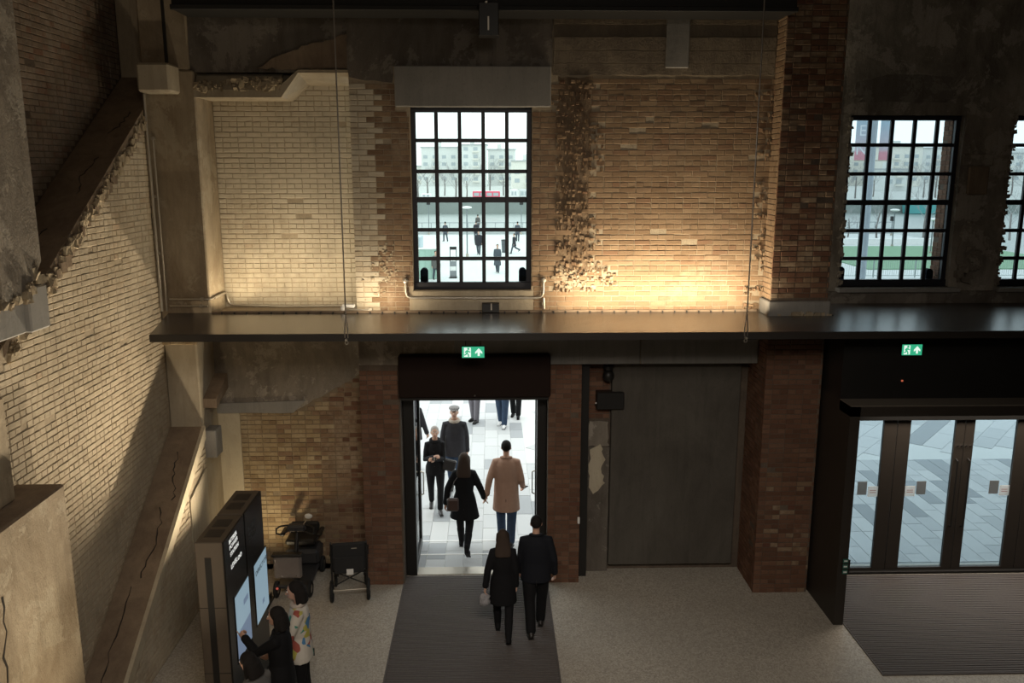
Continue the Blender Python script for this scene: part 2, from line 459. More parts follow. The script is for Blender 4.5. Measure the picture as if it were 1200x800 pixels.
class Bricks:
    """bricks of one wall: the 300 that show largest become parts, the rest one joined part"""
    bank = {}
    def __init__(s, parent, seed, limit=300):
        s.parent = parent; s.rng = random.Random(seed); s.rec = []; s.limit = limit
    def lay(s, face, c, z0, z1, ivals, mat, course=0.075, bond=3, proud=(.005, .010), gone=0.012, rough=None):
        rng = s.rng; row = 0; z = z0; jt = 0.009
        while z + course*0.7 < z1:
            h = course - jt
            header = bond and row % bond == 0
            full = 0.109 if header else 0.224
            for (ua, ub) in ivals(z, z+h):
                u = ua + (0 if row % 2 == 0 else (0.056 if header else 0.112))
                first = u > ua + 0.03
                start = ua
                pieces = []
                if first: pieces.append((ua, u - .006))
                while u < ub - 0.02:
                    e = min(u + full, ub)
                    pieces.append((u, e)); u = e + .006
                for (p, q) in pieces:
                    if q - p < 0.025 or rng.random() < gone: continue
                    mm = mat((p+q)/2, z) if callable(mat) else mat
                    if rough and rough(p, z):
                        n = rng.randint(3, 5); w = (q-p)/n
                        for k in range(n):
                            if rng.random() < 0.14: continue
                            s.rec.append((face, c, p+k*w, z+rng.uniform(-.018,.018), w*rng.uniform(.55,1.0), h*rng.uniform(.4,.9), rng.uniform(.0,.055), rng.uniform(-.03,.03), rng.random(), mm, True))
                    else:
                        s.rec.append((face, c, p, z, q-p, h, rng.uniform(*proud), rng.uniform(-.002,.002), rng.random(), mm, abs(q-p-full) > 0.004 or course != 0.075))
            z += course; row += 1
        return s
    def size(s, r):
        face, c, u, z, L, h = r[:6]
        P = (lambda a, b: (a, c, b)) if face == '-Y' else (lambda a, b: (c, a, b))
        try:
            q = [project(P(a, b)) for (a, b) in ((u, z), (u+L, z), (u, z+h), (u+L, z+h))]
        except ZeroDivisionError: return 0
        if any(k[2] < 0.5 for k in q): return 0
        cx = sum(k[0] for k in q)/4; cy = sum(k[1] for k in q)/4
        if not (2 < cx < 1198 and 2 < cy < 798): return 0
        A = abs((q[1][0]-q[0][0])*(q[2][1]-q[0][1]) - (q[1][1]-q[0][1])*(q[2][0]-q[0][0]))
        return A
    def done(s, hide=None):
        rng = s.rng
        order = sorted(((s.size(r), i) for i, r in enumerate(s.rec)), reverse=True)
        pick = set()
        for a, i in order:
            if len(pick) >= s.limit or a <= 0: break
            r = s.rec[i]
            if r[10]: continue
            if hide and hide(r): continue
            pick.add(i)
        stuff = {}
        for i, r in enumerate(s.rec):
            face, c, u, z, L, h, pr, tl, tint, mm, odd = r
            if i in pick:
                kind = (mm, round(L, 2))
                if kind not in Bricks.bank:
                    lst = []
                    for k in range(14):
                        b = MB(); v, f = brick_geo(rng, L, h, rng.uniform(.005, .010), rng.uniform(-.002, .002))
                        b.add(v, f, 0, (k+0.5)/14)
                        lst.append(b.mesh('brick', M[mm]))
                    Bricks.bank[kind] = lst
                loc = (u, c, z) if face == '-Y' else ((c, u, z) if face == '+X' else (c, u+L, z))
                link('brick', rng.choice(Bricks.bank[kind]), s.parent, loc, ROT[face])
            else:
                mb = stuff.setdefault(mm, MB())
                v, f = brick_geo(rng, L, h, pr, tl)
                if face == '-Y': v = [(u+x, c+y, z+w) for x, y, w in v]
                elif face == '+X': v = [(c-y, u+x, z+w) for x, y, w in v]
                else: v = [(c+y, u+L-x, z+w) for x, y, w in v]
                mb.add(v, f, 0, tint)
        for mm, mb in stuff.items():
            tag(mb.build('brickwork', M[mm], s.parent), kind='stuff')
def cut(ivs, holes):
    for (a, b) in holes:
        out = []
        for (p, q) in ivs:
            if b <= p or a >= q: out.append((p, q)); continue
            if a > p: out.append((p, a))
            if b < q: out.append((b, q))
        ivs = out
    return ivs
def by_normal(o, test, slot):
    for p in o.data.polygons:
        if test(p.normal): p.material_index = slot
    return o
RNG = random.Random(7)
def rubble(mb, pts, size, n, spread=(0.03,0.03,0.03), rng=RNG, mi=0):
    """broken lumps scattered along a polyline"""
    segs = list(zip(pts[:-1], pts[1:]))
    for i in range(n):
        a, b = rng.choice(segs); t = rng.random()
        c = Vector(a).lerp(Vector(b), t) + Vector([rng.uniform(-k, k) for k in spread])
        r = size*rng.uniform(0.4, 1.2)
        v = []
        for (x, y, z) in ((-1,-1,-1),(1,-1,-1),(1,1,-1),(-1,1,-1),(-1,-1,1),(1,-1,1),(1,1,1),(-1,1,1)):
            v.append(c + Vector((x*r*rng.uniform(.4,1.1), y*r*rng.uniform(.4,1.1), z*r*rng.uniform(.4,1.0))))
        mb.add(v, [(3,2,1,0),(4,5,6,7),(0,1,5,4),(1,2,6,5),(2,3,7,6),(3,0,4,7)], mi, rng.random())
    return mb
def ragged(pts, step, amp, rng=RNG):
    """polyline with a broken outline"""
    out = []
    for a, b in zip(pts[:-1], pts[1:]):
        L = math.hypot(b[0]-a[0], b[1]-a[1]); n = max(1, int(L/step))
        for k in range(n):
            t = k/n
            out.append((a[0]+(b[0]-a[0])*t + rng.uniform(-amp, amp), a[1]+(b[1]-a[1])*t + rng.uniform(-amp, amp)))
    out.append(pts[-1])
    return out

# ------------------------------------------------------------------ floor, ceiling, far walls of the hall
S = 'structure'
tag(MB().box(-6, 16, -12, 12.9, -0.3, 0).box(-6, -1.9, 12.9, 13.3, -0.3, 0).build('floor', M['floor']), kind=S)
tag(MB().box(-6, 16, -12, 13.6, 11.2, 11.5).build('ceiling', M['concrete_dark']), kind=S)
tag(MB().box(15.6, 16, -12, 13.5, 0, 11.2).build('wall_right', M['concrete_dark']), kind=S)
tag(MB().box(-6, 15.6, -12.4, -12, 0, 11.2).build('wall_rear', M['concrete_dark']), kind=S)

# ------------------------------------------------------------------ left wall: three planes that step forward below the old stair lines
X1, X2, X3 = -4.33, -4.82, -5.4
zB = lambda y: 6.11 + 0.63*(y - 10.63)
zC = lambda y: 2.4 + 0.66*(y - 12.1)
wl = tag(MB().box(-6, X3, -12, 13.5, 0, 11.2).build('wall_left', M['mortar_dark']), kind=S)
def stair_mass(x0, x1, y0, y1, zf):
    ys = [y0 + (y1-y0)*k/24 for k in range(25)]
    pts = [(y1, 0), (y0, 0)] if zf(y0) > 0.01 else [(y1, 0)]
    return MB().prism([(y, max(0, zf(y))) for y in ys] + pts, 'x', x0, x1)
o = stair_mass(X3, X2, 0.94, 13.15, zB).build('stair_wall', [M['mortar'], M['concrete_brown']], wl)
by_normal(o, lambda n: n.z > 0.3, 1)
o = stair_mass(X2, X1, 8.47, 12.4, zC).build('stair_wall', [M['mortar'], M['concrete_brown']], wl)
by_normal(o, lambda n: n.z > 0.3, 1)
# pale band of concrete along the lower stair line, proud of the brick
def string_band(xf, y0, y1, zf, t, th, mat, amp):
    top = [(y0+(y1-y0)*k/30, zf(y0+(y1-y0)*k/30) + 0.012) for k in range(31)]
    bot = ragged([(y1, zf(y1)-t), (y0, zf(y0)-t)], 0.16, amp)
    return MB().prism(top + bot, 'x', xf - 0.02, xf + th).build('stair_string', mat, wl)
string_band(X1, 8.75, 12.4, zC, 0.17, 0.03, M['plaster'], 0.012)
# broken edge of the upper stair line
string_band(X2, 8.35, 13.1, zB, 0.10, 0.015, M['concrete_brown'], 0.03)
mb = MB()
rubble(mb, [(X2+0.0, y, zB(y)-0.13) for y in np.linspace(8.35, 12.35, 30)], 0.055, 190, (0.02, 0.03, 0.075))
o = mb.build('broken_edge', M['rubble'], wl); tag(o, kind='stuff')
mb = MB()
for k in range(46):
    y = RNG.uniform(8.4, 12.3); w = RNG.uniform(.05, .14); h = RNG.uniform(.05, .13); z = zB(y) - 0.12 - h*RNG.uniform(.6, 1.1)
    mb.box(X2-0.01, X2+RNG.uniform(.015, .05), y, y+w, z, z+h)
tag(mb.build('broken_edge', M['concrete_brown'], wl), kind='stuff')
# plaster patch and conduit stain low down
MB().prism(ragged([(11.6, .95), (12.35, .95), (12.35, 1.95), (11.6, 1.75), (11.6, .95)], .12, .012), 'x', X1, X1+0.02).build('plaster_patch', M['plaster'], wl)
B = Bricks(wl, 11)
def iv_mid(z0, z1):
    lo = max(7.3, 10.63 + (z1 + 0.17 - 6.11)/0.63)          # under the upper stair line
    hi = 12.4
    if z0 < 2.6: hi = min(hi, 12.1 + (z0 - 2.4)/0.66 - 0.02)   # over the lower stair line
    if z0 < 3.3: lo = max(lo, 8.32)
    if z0 > 3.2 and z0 < 5.2: lo = max(lo, 7.7)
    return [(lo, hi)] if hi > lo + .05 else []
B.lay('+X', X2, 0.3, 7.1, iv_mid, lambda u, z: 'brick_cream', 0.075, 2)
def iv_low(z0, z1):
    lo = max(8.6, 12.1 + (z1 + 0.20 - 2.4)/0.66)
    return cut([(lo, 12.4)], [(11.58, 12.4)] if .93 < z0 < 1.9 else []) if lo < 12.3 else []
B.lay('+X', X1, 0.02, 2.4, iv_low, 'brick_cream', 0.075, 2)
def iv_top(z0, z1):
    hi = min(13.1, 10.63 + (z0 - 6.11)/0.63 - 0.02)
    return [(7.6, hi)] if hi > 7.7 else []
B.lay('+X', X3, 4.2, 9.6, iv_top, 'brick_dark', 0.075, 2)
# concrete column engaged in the corner, with a cap block, and the brick stub over its lower half
CXU, CXL = -4.1, -4.34
mb = MB().bbox(X2, CXU, YB, YA, 4.2, 7.72, 0.02).bbox(X2, CXU-.06, YB+.02, YA, 7.72, 11.2, 0.02)
mb.build('column', M['concrete_tan'], wl)
MB().bbox(X2, CXL, YB, YA, 0, 4.2, 0.02).build('column', M['concrete'], wl)
MB().box(-4.48, -4.44, YB-.005, YB+.05, 7.72, 11.2).build('column_joint', M['black_metal'], wl)
MB().bbox(-4.74, -4.30, 12.02, YB+.02, zat(205, 108, 12.05), zat(205, 74, 12.1), 0.03).build('cap_block', M['concrete'], wl)
B.lay('-Y', YB-.03, 3.86, 4.23, lambda a, b: [(X2, CXL+.02)], 'brick_yellow', 0.075, 2, (.01, .03))
B.lay('+X', CXL+.03, 3.95, 4.23, lambda a, b: [(YB, YB+.25+(a-3.95)*1.6)], 'brick_yellow', 0.075, 2, (.0, .02))
B.done(hide=lambda r: r[0] == '+X' and r[1] == X3 and r[3] > 8.8)
mb = MB().bbox(CXL-.02, CXL+.17, 12.44, 12.74, zat(250, 535, 12.5), zat(250, 503, 12.5), 0.012)
mb.build('corbel', M['concrete_grey'], wl)
o = MB().prism([(12.5, 2.86), (13.1, 3.02), (13.1, 3.25), (12.5, 3.0)], 'x', CXL-.02, CXL+.2).build('corbel', M['concrete_brown'], wl)

# near piers on the left wall
pier = tag(MB().bbox(X2, X1, -3, 8.29, 0, 3.27, 0.02).build('wall_pier', [M['concrete_tan'], M['concrete_brown']]), kind=S)
by_normal(pier, lambda n: n.z > 0.5, 1)
pts = ragged([(-3, 5.22), (7.7, 5.22), (8.02, 5.25), (8.31, 5.52)], 0.07, 0.025)
MB().prism(pts + [(8.31, 11.2), (-3, 11.2)], 'x', X2-.3, X1).build('upper_pier', M['concrete_old'], pier)
mb = MB(); rubble(mb, [(X1-.03, 7.4, 5.2), (X1-.03, 8.0, 5.22), (X1-.05, 8.28, 5.48)], 0.05, 60, (.04, .05, .05))
tag(mb.build('broken_edge', M['rubble'], pier), kind='stuff')
MB().bbox(X2, X1+.02, 7.98, 8.33, 4.88, 5.3, 0.015).bbox(X2, X1-.03, 6.5, 7.98, 4.88, 5.2, .015).build('bracket', M['concrete_grey'], pier)
MB().bbox(X2, -4.58, -3, 7.86, 3.27, 4.3, .02).bbox(X2, -4.70, -3, 7.80, 4.3, 4.88, .02).build('pier_neck', M['concrete_tan'], pier)
pts = [at(x, y_, X=X1) for x, y_ in ((2, 700), (5, 712), (4, 728), (8, 740), (6, 756), (4, 770), (8, 782), (9, 800))]
MB().prism([(q.y+RNG.uniform(.004, .02), q.z) for q in pts] + [(q.y-RNG.uniform(.004, .02), q.z) for q in pts[::-1]], 'x', X1-.01, X1+.004).build('crack', M['brown_black'], pier)
# cracks across the two stair slopes
def crack(zf, x, y0, y1):
    n = 14; pts = []
    for k in range(n):
        y = y0+(y1-y0)*k/(n-1); x += RNG.uniform(-.05, .05) if k % 3 else RNG.uniform(-.02, .02)
        pts.append((x, y, zf(y)+.002))
    MB().tube(pts, [.009*RNG.uniform(.3, 1.2) for _ in pts], 5).build('crack', M['brown_black'], wl)
crack(zC, -4.62, 9.0, 10.2); crack(zC, -4.52, 10.3, 11.2); crack(zC, -4.45, 11.3, 12.0)
crack(zB, -5.1, 9.3, 10.0); crack(zB, -5.0, 10.6, 11.3); crack(zB, -5.1, 11.8, 12.3)

# ------------------------------------------------------------------ back wall
XN = -1.97                               # edge between alcove and main wall
WX0, WX1, WZ0, WZ1 = -1.135, 0.585, 4.645, 7.24
DX0, DX1 = -1.375, 0.85
RX0, RX1, RZ = 1.35, 4.0, 3.53
mb = MB()
mb.box(XN, WX0, YB, YB+.35, 4.2, 11.2).box(WX1, 4.82, YB, YB+.35, 4.2, 11.2)
mb.box(WX0, WX1, YB, YB+.35, WZ1, 11.2).box(WX0, WX1, YB, YB+.35, 4.2, WZ0)
mb.box(XN, 4.82, YB, YB+.5, RZ, 4.2)
mb.box(XN, DX0, YB, YB+.5, 0, RZ, 1).box(DX1, RX0, YB, YB+.5, 0, RZ, 1).box(DX0, DX1, YB+.05, YB+.5, 3.08, RZ, 1)
mb.box(RX0, 4.82, YB+.46, YB+.75, 0, RZ, 1)
wb = tag(mb.build('wall_back', [M['mortar'], M['mortar_dark']]), kind=S)
B = Bricks(wb, 21)
LX0, LX1, LZ0, LZ1 = xat(462, 100, YB-.1), xat(646, 100, YB-.1), zat(550, 125, YB-.1), zat(550, 77, YB-.1)
def iv_main(z0, z1):
    ivs = [(XN, 4.0)]
    if z1 > WZ0 and z0 < WZ1: ivs = cut(ivs, [(WX0-.005, WX1+.005)])
    if z1 > LZ0 and z0 < LZ1: ivs = cut(ivs, [(LX0-.005, LX1+.005)])
    if z0 > 7.5: ivs = cut(ivs, [(-2.1, .86)])
    if z0 < 4.66: ivs = cut(ivs, [(-1.2, .62)])
    return ivs
def mat_main(u, z):
    if u < -1.62 + RNG.uniform(-.12, .12): return 'brick_alcove' if RNG.random() < .6 else 'brick_cream'
    if u < -1.1: return 'brick_brown' if RNG.random() < .7 else 'brick_tan'
    if u < 0.9 and z > 5: return 'brick_tan' if RNG.random() < .35 else 'brick_brown'
    if z > 7.1: return 'brick_tan' if RNG.random() < .5 else 'brick_brown'
    return 'brick_tan'
SX0, SX1 = xat(652, 230, YB), xat(692, 230, YB)
def rough_main(u, z):
    w = 0.07*math.sin(z*5) + 0.05*math.sin(z*13)
    if SX0-.06+w*.5 < u < SX1-.04+w*.5 and z > 4.9: return True
    if SX0-.1 < u < SX1+.25 and 4.6 < z < 5.0: return RNG.random() < .6
    if 3.72 < u < 3.97: return RNG.random() < .35
    return False
B.lay('-Y', YB, 4.33, 7.66, iv_main, mat_main, 0.075, 4, rough=rough_main)
B.lay('-Y', YB, 0.0, 3.50, lambda a, b: [(XN, DX0)], 'brick_red', 0.075, 2)
B.lay('-Y', YB, 0.0, 3.52, lambda a, b: [(DX1, RX0)], 'brick_red', 0.075, 2)
B.lay('-Y', YB+.46, 2.55, 3.5, lambda a, b: [(RX0+.05, 1.84)], 'brick_red', 0.075, 2)
B.done()
# concrete on the main wall: window lintel, board-marked band, wall head, door band
MB().bbox(LX0, LX1, YB-.1, YB+.1, LZ0, LZ1, .012).build('lintel', M['concrete_grey'], wb)
mb = MB(); z = 7.67
for k, h in enumerate((.16, .17, .18, .16, .2, .2)):
    top = z + h
    mb.prism(ragged([(.88, z), (3.98, z)], .12, .008) + [(3.98, top-.012), (.88, top-.012)], 'y', YB-.02-.012*(k % 3), YB+.02); z = top
mb.build('board_band', M['board'], wb)
MB().prism(ragged([(.86, 8.75), (.86, LZ1), (LX0-.02, LZ1), (LX0-.05, 7.56), (XN, 7.62), (XN, 8.75)], .1, .015), 'y', YB-.02, YB+.02).build('rendered_band', M['concrete_dark'], wb)
MB().box(XN, 4.0, YB-.03, YB+.02, 8.75, 11.2).build('wall_head', M['concrete_dark'], wb)
MB().bbox(xat(780, 50, YB), xat(807, 50, YB), YB-.06, YB, zat(790, 80, YB), zat(790, 22, YB), .01).build('pad_stone', M['concrete_grey'], wb)
MB().prism(ragged([(WX0-.02, 4.31), (WX1+.02, 4.31), (WX1+.02, WZ0-.01), (WX0-.02, WZ0-.01), (WX0-.02, 4.31)], .15, .006), 'y', YB-.02, YB+.02).build('sill_render', M['concrete'], wb)
mb = MB().bbox(XN, -.55, YB-.02, YB+.05, RZ, 4.22, .01)
mb.build('door_head', M['concrete_old'], wb)
MB().bbox(-.55, xat(750, 412, YB), YB-.035, YB+.05, RZ, 4.22, .01).bbox(xat(751, 412, YB), 3.98, YB-.035, YB+.05, RZ, 4.22, .01).build('door_head', M['concrete_grey'], wb)
mb = MB(); rubble(mb, [(SX0, YB-.002, 4.7), (SX1+.3, YB-.002, 4.85), (SX0+.1, YB-.002, 4.95)], .028, 70, (.1, .004, .14))
rubble(mb, [(-1.8, YB-.005, 4.55), (-1.5, YB-.005, 5.2), (-1.45, YB-.005, 4.7)], .02, 90, (.12, .004, .2))
tag(mb.build('loose_mortar', M['concrete_tan'], wb), kind='stuff')
MB().prism(ragged([(SX0, 4.95), (SX1, 4.95), (SX1, 7.64), (SX0, 7.64), (SX0, 4.95)], .08, .025), 'y', YB-.003, YB+.01).build('torn_out_scar', concretemat('shaded_torn_brick', (0.27,0.195,0.125), (0.15,0.105,0.07), None, 6, 1.0), wb)  # torn face backing; its darker tone stands in for shade in the pits
# closed-up opening to the side of the door
MB().bbox(1.86, 3.86, YB+.34, YB+.46, .12, 3.5, .01).build('infill_slab', M['slab_grey'], wb)
MB().bbox(1.5, 1.85, YB+.37, YB+.46, 0, 2.1, .01).build('rendered_strip', M['concrete_dark'], wb)
MB().prism(ragged([(1.52, 2.1), (1.83, 2.1), (1.83, 2.52), (1.52, 2.5), (1.52, 2.1)], .06, .02), 'y', YB+.42, YB+.46).build('plaster_patch', M['concrete_old'], wb)
MB().prism(ragged([(1.53, 1.45), (1.6, 1.35), (1.78, 1.5), (1.72, 1.8), (1.78, 1.9), (1.7, 2.15), (1.54, 2.05), (1.53, 1.45)], .06, .02), 'y', YB+.355, YB+.375).build('plaster_patch', M['plaster'], wb)
MB().box(RX0+.0, RX0+.14, YB+.2, YB+.46, 0, RZ).build('steel_angle', M['black_metal'], wb)

# alcove at the corner: shelf, soffit, back wall
mb = MB().box(X3, XN, YA, YA+.3, 4.2, 11.2).box(X3, XN, YA, YA+.3, -.3, 4.2, 1).box(CXL, XN, YB+.05, YA, 4.12, 4.29)
wa = tag(mb.build('wall_alcove', [M['mortar'], concretemat('brown_mortar', (0.25,0.195,0.13), (0.17,0.13,0.09), None, 2.5, 0.6)]), kind=S)
B = Bricks(wa, 31)
B.lay('-Y', YA, 4.30, 7.6, lambda a, b: [(CXU, XN+.02)], 'brick_alcove', 0.075, 4)
XS = xat(286, 560, YA)
def iv_lowal(z0, z1):
    zt = 2.62
    if z0 < zt: return [(XS, XN+.02)]
    u = xat(352, 480, YA) + (z1 - zt)*(xat(440, 428, YA)-xat(352, 480, YA))/.75
    return [(u, XN+.02)]
def mat_lowal(u, z):
    t = (u + 3.5)/1.6 + RNG.uniform(-.35, .35)
    return 'brick_yellow' if t < .35 else ('brick_brown' if t < .95 else 'brick_red')
B.lay('-Y', YA, 0.0, 3.36, iv_lowal, mat_lowal, 0.075, 2)
B.done()
MB().bbox(CXL-.02, XS, YA-.025, YA+.02, 0, 2.75, .01).build('plaster_strip', M['plaster'], wa)
pA, pB = xat(352, 480, YA), xat(440, 428, YA)
edge = ragged([(CXL, 2.62), (pA-.12, 2.62), (pA, 2.66), (pB, 3.36), (XN+.05, 3.40)], .09, .016)
MB().prism(edge + [(XN+.05, 4.15), (CXL, 4.15)], 'y', YA-.03, YA+.02).build('concrete_head', M['concrete_old'], wa)
MB().prism(ragged([(CXL, 2.60), (pA-.1, 2.60)], .2, .006) + [(pA+.1, 2.80), (CXL, 2.76)], 'y', YA-.06, YA+.02).build('concrete_lip', M['concrete_grey'], wa)
# soffit with the broken haunch
xk, xr = xat(350, 105, YB), xat(413, 95, YB)
mb = MB().prism([(YB, 7.69), (YB, 7.73), (YA, 8.0), (YA, 7.58)], 'x', xk, XN+.02)
mb.prism([(YB, 7.36), (YB, 7.46), (YB+.12, 7.66), (YA, 8.0), (YA, 7.36)], 'x', CXU-.02, xk-.25)
v = [(xk-.25, YB, 7.36), (xk-.25, YA, 7.36), (xk, YB, 7.69), (xk, YA, 7.58), (xk-.25, YB, 7.52), (xk-.25, YA, 8.0), (xk, YB, 7.73), (xk, YA, 8.0)]
mb.add(v, [(0,1,3,2), (4,6,7,5), (0,2,6,4), (1,5,7,3), (0,4,5,1), (2,3,7,6)])
mb.build('alcove_beam', M['concrete'], wa)
mb = MB(); rubble(mb, [(CXU+.03, YB+.03, 7.50), (-3.2, YB+.04, 7.54), (xk-.28, YB+.03, 7.53)], .045, 150, (.05, .05, .07))
tag(mb.build('broken_edge', M['rubble'], wa), kind='stuff')
MB().box(CXU-.08, XN, YB+.06, YA, 7.7, 11.2).build('alcove_head', M['concrete_dark'], wa)
MB().prism(ragged([(xat(300, 70, YB), 7.75), (xat(330, 60, YB), 7.95), (xat(370, 45, YB), 8.1), (XN, 8.2), (XN, 7.74), (xat(300, 70, YB), 7.75)], .07, .02), 'y', YB+.03, YB+.08).build('render_patch', M['concrete_brown'], wa)

# pillar
wp = tag(MB().box(4.0, 4.82, YP, YB, 0, 11.2).build('wall_pillar', M['mortar_dark']), kind=S)
B = Bricks(wp, 41)
mp = lambda u, z: ('brick_brown' if RNG.random() < .5 else 'brick_red') if z > 4.2 else ('brick_red' if z > 1.9 or RNG.random() < .9 else 'brick_brown')
B.lay('-Y', YP, 0, 8.9, lambda a, b: [(4.0-.008, 4.82)] if not 4.2 < a < 4.55 else [], mp, 0.075, 2)
B.lay('-X', 4.0, 0, 4.15, lambda a, b: [(YP, YB+.45)] if b < RZ else [(YP, YB)], 'brick_red', 0.075, 2)
B.lay('-X', 4.0, 4.55, 8.9, lambda a, b: [(YP, YB)], 'brick_tan', 0.075, 2)
B.done()
MB().bbox(3.96, 4.86, YP-.04, YB, 4.3, 4.53, .015).build('pad_stone', M['concrete_grey'], wp)
mb = MB(); rubble(mb, [(4.1, YP-.02, 4.3), (4.5, YP-.03, 4.32), (4.86, YP-.02, 4.3)], .05, 30, (.05, .03, .04))
tag(mb.build('broken_edge', M['rubble'], wp), kind='stuff')

# bay with the second and third windows
W2 = (xat(990, 235, YA), xat(1121, 235, YA)); WW = W2[1]-W2[0]
W3 = (xat(1179, 235, YA), xat(1179, 235, YA)+WW)
VZ0, VZ1 = zat(1050, 336, YA), zat(1050, 135, YA)
mb = MB(); prev = 4.82
for (a, b) in (W2, W3):
    mb.box(prev, a, YA, YA+.45, 4.2, 11.2).box(a, b, YA, YA+.45, VZ1, 11.2).box(a, b, YA, YA+.45, 4.2, VZ0); prev = b
mb.box(prev, 15.6, YA, YA+.45, 4.2, 11.2).box(12.6, 15.6, YA, YA+.3, 0, 4.2).box(4.0, 5.0, YA, YA+.3, 0, 4.2)
by = tag(mb.build('wall_bay', M['bay_render']), kind=S)
for k, (a, b, z0, z1) in enumerate(((5.0, 5.3, 6.2, 7.9), (7.2, 7.75, 6.6, 7.3), (5.3, 7.1, 7.35, 7.75), (7.25, 7.7, 4.75, 5.6), (8.1, 9.4, 7.4, 8.2))):
    pts = []
    cx, cz, rx, rz = (a+b)/2, (z0+z1)/2, (b-a)/2, (z1-z0)/2
    for i in range(26):
        t = 2*math.pi*i/26; r = RNG.uniform(.72, 1.08)
        pts.append((cx+rx*r*math.copysign(abs(math.cos(t))**.6, math.cos(t)), cz+rz*r*math.copysign(abs(math.sin(t))**.6, math.sin(t))))
    MB().prism(pts, 'y', YA-.02-.004*k, YA+.01).build('render_patch', M['concrete_old' if k != 2 else 'concrete_dark'], by)
mb = MB()
for (a, b) in (W2, W3):
    rubble(mb, [(a, YA-.005, VZ0), (a, YA-.005, VZ1)], .035, 60, (.02, .02, .03))
rubble(mb, [(7.35, YA-.01, 4.75), (7.55, YA-.01, 5.1)], .07, 40, (.12, .02, .15))
tag(mb.build('broken_edge', M['concrete_old'], by), kind='stuff')
MB().bbox(7.3, 7.62, YA-.05, YA, zat(1155, 228, YA), zat(1155, 195, YA), .02).build('niche_block', M['concrete_brown'], by)
MB().bbox(7.2, 7.68, YA-.03, YA, zat(1155, 195, YA), zat(1155, 180, YA), .02).build('niche_block', M['concrete_old'], by)
MB().bbox(4.82, 15.6, YA-.09, YA, 4.2, VZ0-.06, .012).build('sill_band', M['concrete_dark'], by)
for (a, b) in (W2, W3):
    MB().bbox(a-.05, b+.12, YA-.16, YA+.1, VZ0-.07, VZ0, .01).build('sill', M['concrete_grey'], by)
mb = MB()
B = Bricks(by, 51)
for (a, b) in (W2, W3):
    MB().box(b-.07, b, YA+.175, YA+.45, VZ0, VZ1).build('jamb', M['mortar_dark'], by)
    B.lay('-X', b-.07, VZ0, VZ1, lambda p, q: [(YA+.18, YA+.45)], 'brick_red', 0.075, 2)
B.done()

# ------------------------------------------------------------------ windows
def window(name, x0, x1, z0, z1, y, glass, rows, cols):
    w = empty(name, (0, 0, 0), kind=S)
    fw, fd = 0.07, 0.07
    fr = MB().bbox(x0, x0+fw, y, y+fd, z0, z1, .006).bbox(x1-fw, x1, y, y+fd, z0, z1, .006)
    fr.bbox(x0, x1, y-.01, y+fd, z1-fw, z1, .006).bbox(x0, x1, y-.03, y+fd, z0, z0+fw*1.5, .006)
    fr.build('window_frame', M['frame_metal'], w)
    xs = [x0+fw/2] + cols + [x1-fw/2]; zs = [z0+fw*1.1] + rows + [z1-fw/2]
    for i, x in enumerate(cols):
        MB().bbox(x-.027, x+.027, y+.0, y+.055, z0+fw, z1-fw, .006).build('glazing_bar', M['frame_metal'], w)
    for i, z in enumerate(rows):
        t = .040 if i == 2 else .027
        MB().bbox(x0+fw, x1-fw, y+.004, y+.05, z-t, z+t, .006).build('glazing_bar', M['frame_metal'], w)
    for i in range(len(xs)-1):
        for j in range(len(zs)-1):
            mb = MB().box(xs[i]+.005, xs[i+1]-.005, y+.026, y+.032, zs[j]+.005, zs[j+1]-.005)
            mb.build('pane', glass, w)
    return w
FY = YB+.12
cols = [xat(x, 235, FY) for x in (512.4, 539.4, 566.7, 594)]
rows = [zat(553, y, FY) for y in (303.0, 269.2, 234.0, 200.8, 164.5)]
window('window_1', WX0, WX1, WZ0, WZ1, FY, M['glass_clear'], rows, cols)
FY2 = YA+.1
for n, (a, b) in (('window_2', W2), ('window_3', W3)):
    cols = [a+(b-a)*k/5 for k in (1, 2, 3, 4)]
    rows = [VZ0+(VZ1-VZ0)*k/6 for k in (1, 2, 3, 4, 5)]
    window(n, a, b, VZ0, VZ1, FY2, M['glass_grey'], rows, cols)

# ------------------------------------------------------------------ door with its leaves swung out
d1 = empty('door_1', kind=S)
fr = MB().bbox(DX0, DX0+.17, YB+.28, YB+.5, 0, 3.1, .008).bbox(DX1-.15, DX1, YB+.28, YB+.5, 0, 3.1, .008).bbox(DX0, DX1, YB+.28, YB+.5, 3.02, 3.1, .008)
fr.build('door_frame', M['black_metal'], d1)
MB().box(DX0+.1, DX1-.1, YB+.3, YB+.55, 0, .012).build('threshold', M['galv'], d1)
for (x, s) in ((DX0+.13, 1), (DX1-.09, -1)):
    y0, y1 = YB+.5, YB+1.5
    lf = MB().bbox(x-.03, x+.03, y0, y0+.09, .02, 3.0, .006).bbox(x-.03, x+.03, y1-.11, y1, .02, 3.0, .006)
    lf.bbox(x-.03, x+.03, y0, y1, 2.9, 3.0, .006).bbox(x-.03, x+.03, y0, y1, .02, .14, .006)
    l = lf.build('leaf', M['black_metal'], d1)
    MB().box(x-.006, x+.006, y0+.09, y1-.11, .14, 2.9).build('pane', M['glass_door'], l)
    MB().tube([(x+s*.03, y1-.16, .95), (x+s*.08, y1-.16, .97), (x+s*.08, y1-.16, 1.35), (x+s*.03, y1-.16, 1.37)], .012, 8).build('handle', M['galv'], l)
